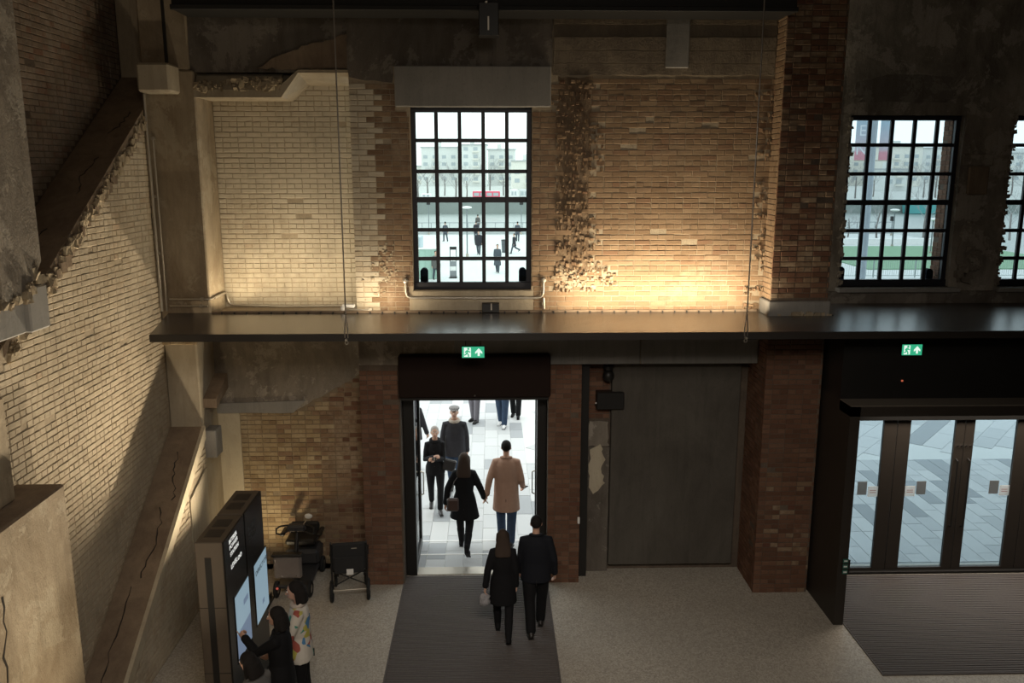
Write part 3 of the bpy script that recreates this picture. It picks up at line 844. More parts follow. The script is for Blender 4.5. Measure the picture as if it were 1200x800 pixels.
# roller shutter housing over the door
sb = tag(MB().bbox(DX0, DX1+.02, YB-.18, YB+.3, 3.06, 3.70, .02).build('shutter_box', M['shutter']), 'rust-brown roller shutter housing over the open doorway', 'shutter box')
MB().bbox(DX0+.02, DX1, YB-.16, YB-.1, 3.02, 3.06, .006).build('bottom_rail', M['black_metal'], sb)
MB().cyl((-.25, YB-.185, 3.1), .012, .01, 'y', 10).build('sensor', M['chrome'], sb)

# ------------------------------------------------------------------ black entrance lobby with its glass doors
ve = tag(MB().box(4.86, 5.0, 11.03, 13.1, 0, 3.23).box(12.4, 12.55, 11.03, 13.1, 0, 3.23).build('wall_vestibule', M['brown_black']), kind=S)
MB().box(4.86, 12.55, 11.4, 13.1, 3.23, 4.22).build('upper_panel', M['black_metal'], ve)
MB().box(4.86, 12.55, 11.03, 11.4, 3.09, 3.23).build('canopy_board', M['brown_black'], ve)
MB().box(4.86, 12.55, 11.03, 11.4, 3.23, 3.24).build('top_plate', plain('bronze_plate', (.16, .135, .11), .55), ve)
MB().box(5.0, 12.4, 11.4, 13.1, 3.09, 3.23).build('soffit', M['brown_black'], ve)
MB().bbox(xat(986, 664, 11.03), xat(995, 664, 11.03), 11.0, 11.03, zat(990, 671, 11.03), zat(990, 655, 11.03), .003).build('door_button', M['black_metal'], ve)
for py in (657, 663.5, 670):
    MB().box(xat(987.5, 664, 11.0), xat(993.5, 664, 11.0), 10.995, 11.0, zat(990, py+2.2, 11.0), zat(990, py-2.2, 11.0)).build('green_plate', glow('green_button_plate', (.08, .28, .20), .05), ve)
    MB().box(xat(988.5, 664, 11.0), xat(992.5, 664, 11.0), 10.992, 10.995, zat(990, py+.8, 11.0), zat(990, py-.8, 11.0)).build('button_print', M['white'], ve)
MB().box(xat(1057, 446, 11.4)-.012, xat(1057, 446, 11.4)+.012, 11.39, 11.4, zat(1057, 446.8, 11.4), zat(1057, 445, 11.4)).build('red_pilot_light', glow('pilot_red', (.9, .2, .1), .5), ve)
d2 = empty('door_2', kind=S)
YD = 12.6
MB().bbox(5.0, 12.4, YD-.06, YD+.1, zat(1100, 491, YD), 3.12, .006).bbox(5.0, 12.4, YD-.06, YD+.1, 0, .05, .006).build('door_frame', M['black_metal'], d2)
gz0, gz1 = .09, zat(1100, 492, YD)
edges = [(5.17, xat(1029, 580, YD)), (xat(1060, 580, YD), xat(1112, 580, YD)), (xat(1134, 580, YD), xat(1183, 580, YD))]
w = edges[1][1]-edges[1][0]; st = edges[2][1]
for gap in (.42, .25, .42, .25, .42): edges.append((st+gap, st+gap+w)); st += gap+w
edges = [e for e in edges if e[1] < 12.3]
prev = 5.0
for i, (a, b) in enumerate(edges):
    nxt = edges[i+1][0] if i+1 < len(edges) else 12.4
    mid = (b+nxt)/2 if i+1 < len(edges) else 12.4
    leaf = MB().bbox(prev+.004, a, YD, YD+.06, .05, gz1+.08, .005).bbox(b, mid-.004, YD, YD+.06, .05, gz1+.08, .005)
    leaf.box(a, b, YD, YD+.06, .05, gz0).box(a, b, YD, YD+.06, gz1, gz1+.08)
    l = leaf.build('leaf', M['brown_black'], d2)
    MB().box(a-.01, b+.01, YD+.026, YD+.036, gz0-.01, gz1+.01).build('pane', M['glass_door'], l)
    if i % 2 == 1:
        hx = b+.05
    else: hx = a-.06
    MB().tube([(hx, YD, .8), (hx, YD-.06, .82), (hx, YD-.06, 1.9), (hx, YD, 1.92)], .014, 8).build('handle', M['black_metal'], l)
    if i < 3 or i == 4:
        x = (b-.16) if i != 1 else (a+.01)
        zc = zat(1100, 574.5, YD)
        sg = MB().box(x, x+.16, YD+.02, YD+.024, zc-.10, zc+.07).build('sticker', M['paper'], l)
        x2 = x-.17 if i != 1 else x+.18
        MB().box(x2, x2+.15, YD+.02, YD+.024, zc-.07, zc+.15).build('notice', M['paper_grey'], l)
        for k in range(2):
            MB().box(x+.03, x+.13, YD+.018, YD+.02, zc-.002-k*.035, zc+.008-k*.035).build('print_line', plain('red_print', (.45,.22,.18), .6), l)
    prev = mid
for k in range(4):
    x = xat(1122+5*k, 520, YD); MB().cyl((x, YD-.01, zat(1130, 522, YD)), .012, .03, 'y', 10).build('bolt', M['chrome'], d2)

# ------------------------------------------------------------------ steel beam under the roof, ledge rail
tb = tag(MB().bbox(CXU, 4.02, 11.72, YB-.06, zat(600, 13, 11.75), 9.2, .01).build('trim_1', M['beam_black']), kind=S)
MB().bbox(CXU, 4.02, 11.66, 11.72, zat(600, 13, 11.7), zat(600, 13, 11.7)+.06, .005).build('flange', M['beam_black'], tb)
# ------------------------------------------------------------------ canopy over the doors and what holds it
ZC = 4.33
cn = tag(MB().prism([(-4.33, 10.72), (12.4, 10.72), (12.4, 13.02), (4.9, 13.02), (4.9, 11.9), (3.92, 11.9), (3.92, 12.36), (-4.06, 12.36), (-4.08, 12.37), (-4.7, 12.37)], 'z', ZC-.015, ZC).build('canopy', [M['canopy_metal'], M['canopy_edge']]),
         'long brown metal canopy hung over the doors at mid height', 'canopy')
MB().box(-4.33, 12.4, 10.70, 10.745, ZC-.095, ZC-.002).build('fascia', M['canopy_edge'], cn)
MB().prism([(-4.3, 10.75), (12.38, 10.75), (12.38, 11.38), (4.84, 11.38), (4.84, 11.9), (3.9, 11.9), (3.9, 12.33), (-4.66, 12.33)], 'z', ZC-.09, ZC-.02).build('underside', M['canopy_edge'], cn)
MB().box(-4.05, 3.9, 12.30, 12.345, ZC, ZC+.03).build('rear_rail', M['concrete_brown'], cn)
mb = MB()
for k in range(44): mb.cyl((-3.9+.178*k, 12.28, ZC+.012), .012, .02, 'z', 6)
tag(mb.build('bolt', M['black_metal'], cn), kind='stuff')
def cable(px, pxt, label):
    x = xat(px, 392, 10.69); y = 10.685
    c = tag(MB().tube([(x, y, ZC+.26), (x, y, 11.2)], .009, 8).build('suspension_cable', M['wire']), label, 'cable', 'cables that hold up the canopy')
    MB().tube([(x-.018, y, ZC-.05), (x-.02, y, ZC+.06), (x, y, ZC+.24)], .008, 6).tube([(x+.018, y, ZC-.05), (x+.02, y, ZC+.06), (x, y, ZC+.24)], .008, 6).build('shackle', M['wire'], c)
    MB().cyl((x, y, ZC-.07), .016, .09, 'y', 10).torus((x, y, ZC-.11), .02, .006, 'y', 12, 6).build('eye_bolt', M['galv'], c)
cable(406, 392, 'steel suspension cable on the canopy in front of the alcove')
cable(874, 895, 'steel suspension cable on the canopy in front of the brick pillar')

# ------------------------------------------------------------------ entrance mats
M['mat'] = plain('grey_brown_mat', (0.105, 0.092, 0.088), 0.8, 0, .2, 30)
M['mat_dark'] = plain('mat_groove', (0.035, 0.031, 0.030), 0.9)
def mat_(x0, x1, y0, y1, label):
    m = tag(MB().box(x0, x1, y0, y1, 0.0, .006).build('entrance_mat', M['mat_dark']), label, 'mat')
    MB().box(x0-.02, x0, y0-.02, y1, 0, .016).box(x1, x1+.02, y0-.02, y1, 0, .016).box(x0, x1, y0-.02, y0, 0, .016).build('edging', M['galv'] if False else M['mat'], m)
    mb = MB(); y = y0+.01
    while y < y1-.03:
        mb.box(x0+.004, x1-.004, y, y+.034, .004, .015, 0, RNG.random()); y += .052
    tag(mb.build('rib', M['mat'], m), kind='stuff')
mat_(-1.38, .845, 5.0, 12.66, 'ribbed dark mat running in from the open doorway')
mat_(5.03, 12.35, 9.8, 12.52, 'ribbed grey mat in front of the glass doors of the lobby')

# ------------------------------------------------------------------ exit signs
GREEN = glow('exit_green', (0.035, 0.42, 0.22), 1.0)
SIGNW = glow('exit_white', (0.80, 0.95, 0.86), 1.0)
def flat(parent, name, polys, y, mat):
    mb = MB()
    for p in polys: mb.prism(p, 'y', y-.003, y)
    return mb.build(name, mat, parent)
def strokes(lines, w):
    out = []
    for (a, b) in lines:
        d = Vector((b[0]-a[0], b[1]-a[1])); n = Vector((-d.y, d.x)).normalized()*w
        out.append([(a[0]+n.x, a[1]+n.y), (a[0]-n.x, a[1]-n.y), (b[0]-n.x, b[1]-n.y), (b[0]+n.x, b[1]+n.y)])
    return out
def exit_sign(px0, px1, py0, py1, y, ztop, label):
    a = at(px0, py1, Y=y); b = at(px1, py0, Y=y)
    x0, x1, z0, z1 = a.x, b.x, a.z, b.z
    w, h = x1-x0, z1-z0
    s = tag(MB().bbox(x0-.008, x1+.008, y, y+.035, z0-.008, z1+.008, .004).build('exit_sign', M['black_metal']), label, 'sign')
    MB().box(x0, x1, y-.004, y, z0, z1).build('panel', GREEN, s)
    Pt = lambda u, v: (x0+u*w, z0+v*h)
    flat(s, 'door_pictogram', [[Pt(.09,.08), Pt(.40,.08), Pt(.40,.92), Pt(.09,.92)]], y-.004, SIGNW)
    man = strokes([(Pt(.26,.68), Pt(.22,.42)), (Pt(.22,.42), Pt(.29,.28)), (Pt(.29,.28), Pt(.29,.10)), (Pt(.22,.44), Pt(.16,.28)), (Pt(.16,.28), Pt(.10,.24)),
                   (Pt(.26,.66), Pt(.32,.52)), (Pt(.32,.52), Pt(.37,.56)), (Pt(.26,.66), Pt(.18,.60)), (Pt(.18,.60), Pt(.15,.46))], .009)
    c = Pt(.285,.81); man.append([(c[0]+.016*math.cos(t*math.pi/5), c[1]+.016*math.sin(t*math.pi/5)) for t in range(10)])
    flat(s, 'running_figure', man, y-.007, GREEN)
    flat(s, 'arrow', [[Pt(.75,.86), Pt(.59,.52), Pt(.59,.34), Pt(.70,.50), Pt(.70,.16), Pt(.80,.16), Pt(.80,.50), Pt(.91,.34), Pt(.91,.52)]], y-.004, SIGNW)
    if ztop:
        for x in (x0+.05, x1-.05): MB().cyl((x, y+.017, (z1+ztop)/2), .006, ztop-z1, 'z', 8).build('rod', M['black_metal'], s)
exit_sign(541.5, 567.5, 406, 419, 11.5, ZC-.09, 'lit green exit sign hanging over the open doorway')
exit_sign(1056.5, 1081, 403.5, 416, 11.36, None, 'lit green exit sign on the black lobby front')

# ------------------------------------------------------------------ small fittings on the walls
def pipe(name, pts, r, label, cat, clips=(), mat='galv'):
    o = tag(auto_smooth(MB().tube(pts, r, 10).build(name, M[mat])), label, cat)
    for c in clips: MB().bbox(c[0]-.025, c[0]+.025, c[1]-.012, c[1]+.03, c[2]-.022, c[2]+.022, .004).build('clip', M[mat], o)
    return o
def arc_path(*pts):
    """corner points -> path with rounded corners"""
    out = [Vector(pts[0])]
    for a, b, c in zip(pts[:-2], pts[1:-1], pts[2:]):
        a, b, c = Vector(a), Vector(b), Vector(c)
        d = min(.09, (a-b).length*.45, (c-b).length*.45)
        p = b+(a-b).normalized()*d; q = b+(c-b).normalized()*d
        for t in (0, .25, .5, .75, 1): out.append((p*(1-t)+b*t)*(1-t) + (b*(1-t)+q*t)*t)
    out.append(Vector(pts[-1])); return out
Y1 = YB-.05
w = lambda px, py, y=Y1: at(px, py, Y=y)
p = pipe('conduit', arc_path(w(475, 330), w(476, 349), w(636.5, 349), w(637, 329)), .017, 'conduit bent up at both ends below the barred window', 'conduit', [w(497, 349), w(556, 349), w(616, 349)])
for e in (w(475, 329), w(637, 328)): MB().ball(e, (.04, .03, .045), 12, 8).build('end_cap', M['galv'], p)
pipe('conduit', [w(637, 349), w(637.5, 362)], .02, 'short vertical conduit dropping to the canopy by the window', 'conduit', [w(637, 356)])
q = lambda px, py: at(px, py, Y=YA-.05)
xe = CXU+.035
pipe('conduit', arc_path((xe, YB+.1, w(248, 350, YB).z), (xe, YA-.06, q(266, 342).z), (xe+.02, YA-.05, q(268, 357).z), q(330, 358.5), q(405, 358)), .02, 'long conduit running along the foot of the alcove wall', 'conduit', [q(300, 358), q(333, 358.5), q(378, 358)])
pipe('conduit', [w(405, 363), w(432, 363), w(437, 366)], .014, 'thin conduit at the canopy edge by the alcove corner', 'conduit', [w(434, 362.5)])
u = tag(MB().ball(w(402, 361.2), (.045, .045, .045), 14, 9).build('flood_light', M['white']), 'small white spot lamp on the canopy in the alcove corner', 'lamp')
MB().bbox(w(401, 358).x, w(416, 358).x, Y1-.05, Y1+.03, w(405, 360).z, w(405, 356).z, .01).build('lamp_body', M['white'], u)
xp = X2+.06
pipe('riser_pipe', [(xp-.02, YB-.06, w(188, 110, YB).z), (xp-.02, YB-.06, 4.36)], .022, 'thicker steel riser pipe in the corner beside the concrete column', 'pipe', [(xp, YB-.06, 6.0), (xp, YB-.06, 5.2)])
pipe('riser_pipe', [(xp+.05, YB-.05, w(193, 160, YB).z), (xp+.05, YB-.05, 4.36)], .014, 'thinner steel riser pipe in the corner beside the concrete column', 'pipe', [(xp+.05, YB-.05, 6.8)])
pipe('conduit', arc_path((xp+.1, YB-.05, w(220, 350, YB).z), (CXU+.03, YB-.05, w(240, 350, YB).z), (CXU+.03, YB+.12, w(240, 350, YB).z)), .014, 'upper of two conduits wrapped round the column foot', 'conduit', [(-4.2, YB-.05, w(240, 350, YB).z)])
pipe('conduit', [(xp+.1, YB-.05, w(220, 358, YB).z), (CXU-.02, YB-.05, w(240, 358, YB).z)], .012, 'lower of two conduits wrapped round the column foot', 'conduit', [(-4.22, YB-.05, w(240, 358, YB).z)])
jb = tag(MB().bbox(w(565, 360).x, w(585, 360).x, YB-.14, YB-.02, ZC+.005, w(575, 354.5).z, .006).build('junction_box', M['black_metal']), 'black box under the barred window at the canopy', 'box')
MB().box(w(575, 360).x, w(576.5, 360).x, YB-.145, YB-.14, ZC+.04, ZC+.14).build('slot', M['galv'], jb)
y = 11.6
hb = tag(MB().bbox(xat(561, 30, y), xat(584.5, 30, y), y-.12, y+.1, zat(572, 43.5, y), zat(572, 4, y), .01).build('hanging_lamp', M['black_metal']), 'black box lamp hanging from the roof beam over the window', 'lamp')
MB().box(xat(572.0, 30, y)-.006, xat(572.0, 30, y)+.014, y-.125, y-.12, zat(572, 37, y), zat(572, 21, y)).build('pale_slot', M['galv'], hb)  # pale galvanised strip on the box front, gives no light
MB().cyl((xat(570, 4, y), y-.13, zat(570, 4.5, y)), .015, .02, 'y', 10).build('screw', M['galv'], hb)
y = YB+.30
dc = tag(MB().ball((xat(713, 439, y), y, zat(713, 440, y)), (.09, .09, .10), 18, 10).build('dome_camera', M['black_metal'], None, True), 'black dome camera on the recess wall above the black box', 'camera')
MB().cyl((xat(713, 430, y), y, zat(713, 430.5, y)), .075, .06, 'z', 18).box(xat(713, 425, y)-.012, xat(713, 425, y)+.012, y-.01, y+.17, zat(713, 430, y), zat(713, 424, y)).build('mount', M['black_metal'], dc)
MB().ball((xat(713.5, 444, y), y-.085, zat(713.5, 445, y)), .012, 8, 6).build('lens', M['chrome'], dc)
y = YB+.32
bb = tag(MB().bbox(xat(699, 468, y), xat(731, 468, y), y-.05, y+.14, zat(715, 479, y), zat(715, 459, y), .012).build('wall_box', M['black_metal']), 'flat black box on the recess wall under the dome camera', 'box')
MB().ball((xat(698, 470, y), y-.05, zat(698, 471, y)), .014, 8, 6).build('indicator', M['white'], bb)
tag(MB().bbox(xat(678, 609, YB)-.02, xat(678, 609, YB)+.015, YB-.05, YB-.01, zat(678, 612, YB), zat(678, 605, YB), .004).build('wall_switch', M['white']), 'tiny white switch on the brick pier beside the recess', 'switch')

# ------------------------------------------------------------------ information totems
TX0, TX1 = -3.25, -2.93
M['totem_side'] = plain('brown_totem_end', (0.085, 0.065, 0.047), 0.55)
M['totem_black'] = plain('black_totem_glass', (0.010, 0.010, 0.010), 0.25)
M['screen'] = glow('lit_screen_blue', (0.235, 0.335, 0.40), 0.9)
M['screen_low'] = glow('lit_screen_lower', (0.13, 0.18, 0.26), 0.9)
M['screen_ink'] = plain('screen_ink', (0.05, 0.07, 0.10), 0.5)
M['letter'] = glow('lit_letters', (0.80, 0.80, 0.76), 0.85)
BENCH = bpy.data.scenes.new('lettering_bench')
def letters(txt, parent, loc, rot, size, mat, name='lettering', align='LEFT', squash=1.0, extrude=.0015, fit=None):
    c = bpy.data.curves.new(name, 'FONT'); c.body = txt; c.size = size; c.align_x = align; c.extrude = extrude
    c.resolution_u = 3
    o = bpy.data.objects.new(name, c)
    BENCH.collection.objects.link(o); vl = BENCH.view_layers[0]; vl.update()
    me = bpy.data.meshes.new_from_object(o.evaluated_get(vl.depsgraph), depsgraph=vl.depsgraph)
    bpy.data.objects.remove(o)
    me.materials.clear(); me.materials.append(mat)
    o = link(name, me, parent, loc); o.rotation_euler = rot; o.scale = (squash, 1, 1)
    if fit:
        xs = [v.co.x for v in me.vertices]; ys = [v.co.y for v in me.vertices]
        o.scale = (fit[0]/(max(xs)-min(xs)), fit[1]/(max(ys)-min(ys)), 1)
    return o
RX_ = (math.pi/2, 0, math.pi/2)
def totem(y0, y1, label, texts, scr):
    t = tag(MB().bbox(TX0, TX1-.02, y0, y1, .02, 2.4, .008).build('information_totem', M['totem_side']), label, 'totem', 'information totems by the wall')
    MB().box(TX1-.02, TX1, y0+.004, y1-.004, .05, 2.395).build('front_panel', M['totem_black'], t)
    MB().box(TX0+.10, TX0+.17, y0-.004, y0+.02, .05, 2.22).build('end_slot', M['black_metal'], t)
    MB().box(TX0-.01, TX1-.0, y0+.02, y1-.02, 0, .03).build('plinth', M['black_metal'], t)
    for k in (0, 1): MB().box(TX0+.06, TX1-.08, y0+.14+.28*k, y0+.34+.28*k, 2.4, 2.404).build('grille', M['brown_black'], t)
    for z in (.82, 1.62): MB().box(TX0-.002, TX1-.02, y0-.003, y0, z, z+.005).build('seam', M['black_metal'], t)
    (ya, za), (yb, zb), zmid = scr
    s = MB().bbox(TX1-.002, TX1+.006, ya-.02, yb+.02, za-.02, zb+.02, .002).build('display', M['totem_black'], t)
    if zmid: 
        MB().box(TX1+.006, TX1+.008, ya, yb, zmid, zb).build('picture', M['screen'], s)
        MB().box(TX1+.006, TX1+.008, ya, yb, za, zmid).build('menu_band', M['screen_low'], s)
        MB().box(TX1+.008, TX1+.009, ya+.3, yb-.06, zb-.25, zb-.18).build('map_mark', M['screen_low'], s)
    else:
        MB().box(TX1+.006, TX1+.008, ya, yb, za, zb).build('picture', M['screen'], s)
        letters('DIRECTORY', s, (TX1+.0085, ya+.04, zb-.16), RX_, .085, M['screen_ink'], squash=1.25)
        MB().box(TX1+.008, TX1+.009, ya+.26, yb-.2, za+.14, za+.20).build('map_mark', M['screen_low'], s)
    for (txt, (ya_, z0_), (yb_, z1_), mt) in texts:
        letters(txt, t, (TX1+.001, ya_, z0_), RX_, .1, mt, fit=(yb_-ya_, z1_-z0_))
fx = lambda px, py: at(px, py, X=TX1)
def yz(px, py, pxl=None, pyl=None):
    """place on the totem face; with a second pixel: its y, and the height of the line at its start"""
    return (fx(px, py).y, fx(px, py).z) if pxl is None else (fx(px, py).y, fx(pxl, pyl).z)
a, b, c, d = fx(274.5, 701), fx(290.4, 678), fx(281, 773.6), fx(279.5, 741)
totem(8.75, 9.50, 'brown-ended black information totem with white lettering, nearer the camera',
      [('BATTERSEA', yz(268.4, 638.3), yz(276.8, 621.5, 268.4, 632.8), M['letter']), ('POWER', yz(269.0, 645.3), yz(278, 628, 269, 640), M['letter']),
       ('STATION', yz(270, 652.8), yz(279, 634.5, 270, 647.5), M['letter']), ('LEVEL', yz(271, 667.5), yz(277.7, 652, 271, 661.5), M['letter']), ('00', yz(278.7, 657), yz(282.8, 645.5, 278.7, 651.5), M['letter'])],
      ((a.y, c.z), (b.y, a.z), d.z))
a, b, c = fx(297, 663.5), fx(310.8, 642.5), fx(303.6, 728)
dim = plain('unlit_letters', (0.05, 0.05, 0.048), .5)
totem(9.54, 10.29, 'black information totem with a directory screen, behind its lettered twin',
      [('BATTERSEA', (9.66, 2.12), (9.96, 2.17), dim), ('POWER', (9.66, 2.05), (9.96, 2.10), dim), ('STATION', (9.66, 1.98), (9.96, 2.03), dim)],
      ((a.y, c.z), (b.y, a.z), None))

# added, unseen trough: its raised lip keeps the beam off the wall foot
tr = tag(MB().box(-3.62, -3.32, 9.95, 12.02, 0, .03).build('shield_trough', M['black_metal']), 'added black trough on the floor behind the information totems, shielding the wall foot', 'lamp')
MB().box(-3.56, -3.545, 9.95, 12.0, .03, .335).build('lip', M['black_metal'], tr)
MB().box(-3.335, -3.32, 9.95, 11.9, .03, .16).build('lip', M['black_metal'], tr)
for y_ in (11.7, 10.4): MB().cyl((-3.42, y_, .045), .05, .03, 'z', 16).build('lamp_seat', M['galv'], tr)
# ------------------------------------------------------------------ mobility scooter and wheelchair in the dark corner
def scooter():
    t = empty('mobility_scooter', (-3.03, 12.46, 0), 0, 'black mobility scooter with round mirror parked by the alcove wall', 'scooter')
    B_ = M['black_metal']; P_ = plain('charcoal_plastic', (0.03, 0.03, 0.032), .4)
    MB().bbox(-.26, .26, -.45, .45, .14, .20, .02).build('floor_pan', P_, t)
    MB().bbox(-.27, .27, .2, .62, .2, .46, .05).build('rear_body', P_, t)
    st = MB().bbox(-.24, .24, .16, .58, .56, .66, .03).build('seat', B_, t)
    MB().bbox(-.05, .05, .34, .44, .44, .57, .01).build('seat_post', B_, st)
    MB().bbox(-.23, .23, .52, .60, .62, .80, .03).build('backrest', B_, t)
    for s in (-1, 1): MB().bbox(s*.29-.035, s*.29+.035, .2, .5, .70, .74, .012).build('armrest', B_, t)
    fp = MB().bbox(-.25, .17, -.56, -.48, .36, .72, .03).build('front_panel', plain('grey_panel', (.16,.14,.13), .35), t)
    MB().bbox(-.27, .19, -.58, -.46, .715, .76, .015).build('rim', B_, fp)
    for k in (-.12, -.01, .10): MB().ball((k, -.565, .42), .013, 8, 6).build('stud', M['chrome'], fp)
    MB().ball((-.2, -.58, .22), .02, 8, 6).build('red_lamp', glow('tail_lamp_red', (.6, .1, .07), .5), t)
    MB().tube([(.06, -.46, .25), (.06, -.40, .7), (.08, -.30, 1.05)], [.045, .035, .03], 12).build('tiller', B_, t)
    hd = MB().bbox(-.07, .21, -.38, -.24, 1.02, 1.13, .03).build('control_head', P_, t)
    for s in (-1, 1):
        cx = .07 + s*.13
        pth = [(cx, -.30, 1.11), (cx+s*.10, -.36, 1.12), (cx+s*.15, -.40, 1.10), (cx+s*.15, -.42, 1.03), (cx+s*.10, -.40, 1.01), (cx, -.34, 1.03)]
        MB().tube(pth, .014, 8).build('handle_loop', B_, hd)
    for k in (0, .12): MB().bbox(-.02+k, .06+k, -.392, -.376, 1.035, 1.055, .003).build('switch', M['chrome'], hd)
    mr = MB().tube([(.17, -.3, 1.12), (.22, -.28, 1.18), (.245, -.28, 1.22)], .007, 6).build('mirror_stalk', M['chrome'], t)
    mm = MB(); mm.ball((.25, -.28, 1.245), (.06, .02, .042), 16, 10)
    auto_smooth(mm.build('mirror', plain('mirror_shell', (.62,.60,.55), .3), mr))
    for (x, y) in ((-.25, -.42), (.25, -.42), (-.28, .42), (.28, .42)):
        wv = MB().torus((x, y, .13), .095, .036, 'x', 22, 8).build('wheel', M['rubber'], t)
        MB().cyl((x, y, .13), .065, .05, 'x', 14).build('hub', M['galv'], wv)
scooter()
def wheelchair():
    t = empty('wheelchair', (-2.16, 12.0, 0), math.radians(8), 'black wheelchair parked in the dark by the brick pier', 'wheelchair')
    B_ = M['black_metal']; FB = plain('black_canvas', (0.016, 0.016, 0.017), .8)
    MB().bbox(-.24, .24, -.05, .4, .47, .52, .02).build('seat', FB, t)
    bk = MB().bbox(-.25, .25, -.11, -.05, .5, .93, .02).build('backrest', FB, t)
    MB().box(.04, .12, -.114, -.11, .84, .855).build('maker_tag', M['galv'], bk)
    MB().bbox(-.22, .22, -.13, -.11, .46, .72, .01).build('rear_pouch', FB, bk)
    MB().box(-.04, .06, -.14, -.13, .44, .53).build('white_tag', M['white'], bk)
    for s in (-1, 1):
        MB().tube([(s*.26, -.1, .2), (s*.26, -.1, .95), (s*.26, -.2, .98)], .013, 8).build('push_handle', B_, t)
        MB().tube([(s*.26, -.08, .68), (s*.26, .3, .68), (s*.26, .3, .3)], .013, 8).build('side_frame', B_, t)
        MB().bbox(s*.26-.03, s*.26+.03, -.02, .27, .69, .72, .01).build('armrest', FB, t)
        wv = MB().torus((s*.27, -.08, .165), .14, .027, 'x', 26, 8).build('wheel', M['rubber'], t)
        mb = MB().cyl((s*.27, -.08, .165), .03, .06, 'x', 12)
        for k in range(8):
            a = math.pi*k/4; mb.tube([(s*.27, -.08, .165), (s*.27, -.08+.13*math.cos(a), .165+.13*math.sin(a))], .004, 4)
        mb.torus((s*.27, -.08, .165), .115, .012, 'x', 22, 6)
        mb.build('spokes', M['galv'], wv)
        wv = MB().torus((s*.23, .38, .095), .07, .022, 'x', 20, 8).build('caster', M['rubber'], t)
        MB().bbox(s*.23-.04, s*.23+.04, .5, .66, .1, .12, .006).build('footplate', B_, t)
        MB().tube([(s*.24, .38, .48), (s*.24, .55, .14)], .012, 8).build('leg_tube', B_, t)
    MB().tube([(-.25, -.08, .17), (.25, -.08, .17)], .012, 8).build('axle', M['galv'], t)
    MB().tube([(-.25, 0, .45), (.25, 0, .2)], .01, 8).tube([(.25, 0, .45), (-.25, 0, .2)], .01, 8).build('cross_brace', B_, t)
wheelchair()

# ------------------------------------------------------------------ outside: paving, plaza, river, far bank
pv = tag(MB().box(-14, 40, 12.9, 86, -.5, -.012).build('pavement', plain('pale_plaza', (.60,.61,.60), .8, 0, .05, .3)), kind=S)
def pavers():
    rng = random.Random(5); rec = []
    x = -4.2; col = 0
    while x < 16.5:
        wd = .31; yend = 26.0 if x < .7 else 18.0
        y = 12.96 + (0 if col % 2 else .31)
        if y > 13: rec.append(((x, 12.96), (x+wd-.007, 12.96), (x+wd-.007, y-.007), (x, y-.007), rng.random()*.78))
        while y < yend:
            L = rng.choice((.62, .62, .93)); e = min(y+L, yend)
            dark = rng.random() < (.15 if x > .7 else .11)
            if dark and x > .7: e = min(y+1.24, yend)
            rec.append(((x, y), (x+wd-.007, y), (x+wd-.007, e-.007), (x, e-.007), rng.uniform(.84, 1) if dark else rng.random()*.78))
            y = e
        x += wd; col += 1
    th = math.radians(48.5); ux, uy = math.cos(th), math.sin(th); vx, vy = -uy, ux
    row = -30
    while row < 60:
        s = -20 + rng.random(); stripe = row % 7 == 0; wd = .44
        while s < 40:
            L = 2.6 if stripe else rng.choice((.9, .9, 1.3)); darks = stripe and rng.random() < .6
            o = Vector((9.3, 18.05)) + Vector((vx, vy))*(row*wd) + Vector((ux, uy))*s
            A = [o, o+Vector((ux, uy))*(L-.007), o+Vector((ux, uy))*(L-.007)+Vector((vx, vy))*(wd-.007), o+Vector((vx, vy))*(wd-.007)]
            if all(18.02 < q.y < 27 and .72 < q.x < 22 for q in A):
                rec.append((*[tuple(q) for q in A], rng.uniform(.84, 1) if darks else rng.random()*.78))
            s += L
        row += 1
    def size(r):
        q = [project((p[0], p[1], 0)) for p in r[:4]]
        cx = sum(k[0] for k in q)/4; cy = sum(k[1] for k in q)/4
        if not ((490 < cx < 625 and 462 < cy < 672) or (1000 < cx < 1200 and 488 < cy < 675)): return 0
        return abs(sum(q[i][0]*q[(i+1)%4][1]-q[(i+1)%4][0]*q[i][1] for i in range(4)))/2
    order = sorted(range(len(rec)), key=lambda i: -size(rec[i]))
    top = set(order[:300]); st = MB(); bank = {}
    def slab(r, ox, oy):
        v = [(p[0]-ox, p[1]-oy, z) for z in (-.03, 0) for p in r[:4]]
        for k in range(4): v[4+k] = (v[4+k][0], v[4+k][1], -.004)
        c = Vector((sum(p[0] for p in v[:4])/4, sum(p[1] for p in v[:4])/4, 0))
        v += [tuple(Vector((p[0], p[1], 0)).lerp(c, .03)) for p in v[:4]]
        f = [(0,1,5,4),(1,2,6,5),(2,3,7,6),(3,0,4,7),(4,5,9,8),(5,6,10,9),(6,7,11,10),(7,4,8,11),(8,9,10,11)]
        return v, f
    for i, r in enumerate(rec):
        if i in top:
            ox, oy = r[0]
            key = tuple(round(c, 2) for p in r[1:4] for c in (p[0]-ox, p[1]-oy)) + (int(r[4]*9),)
            if key not in bank:
                v, f = slab(r, ox, oy); bank[key] = MB().add(v, f, 0, r[4]).mesh('paver', M['paver'])
            link('paver', bank[key], pv, (ox, oy, 0))
        else:
            v, f = slab(r, 0, 0); st.add(v, f, 0, r[4])
    tag(st.build('paving', M['paver'], pv), kind='stuff')
pavers()
for y in (13.42, 13.95):
    MB().box(-1.3, .9, y, y+.035, -.01, .006).build('drain_strip', M['white'], pv)
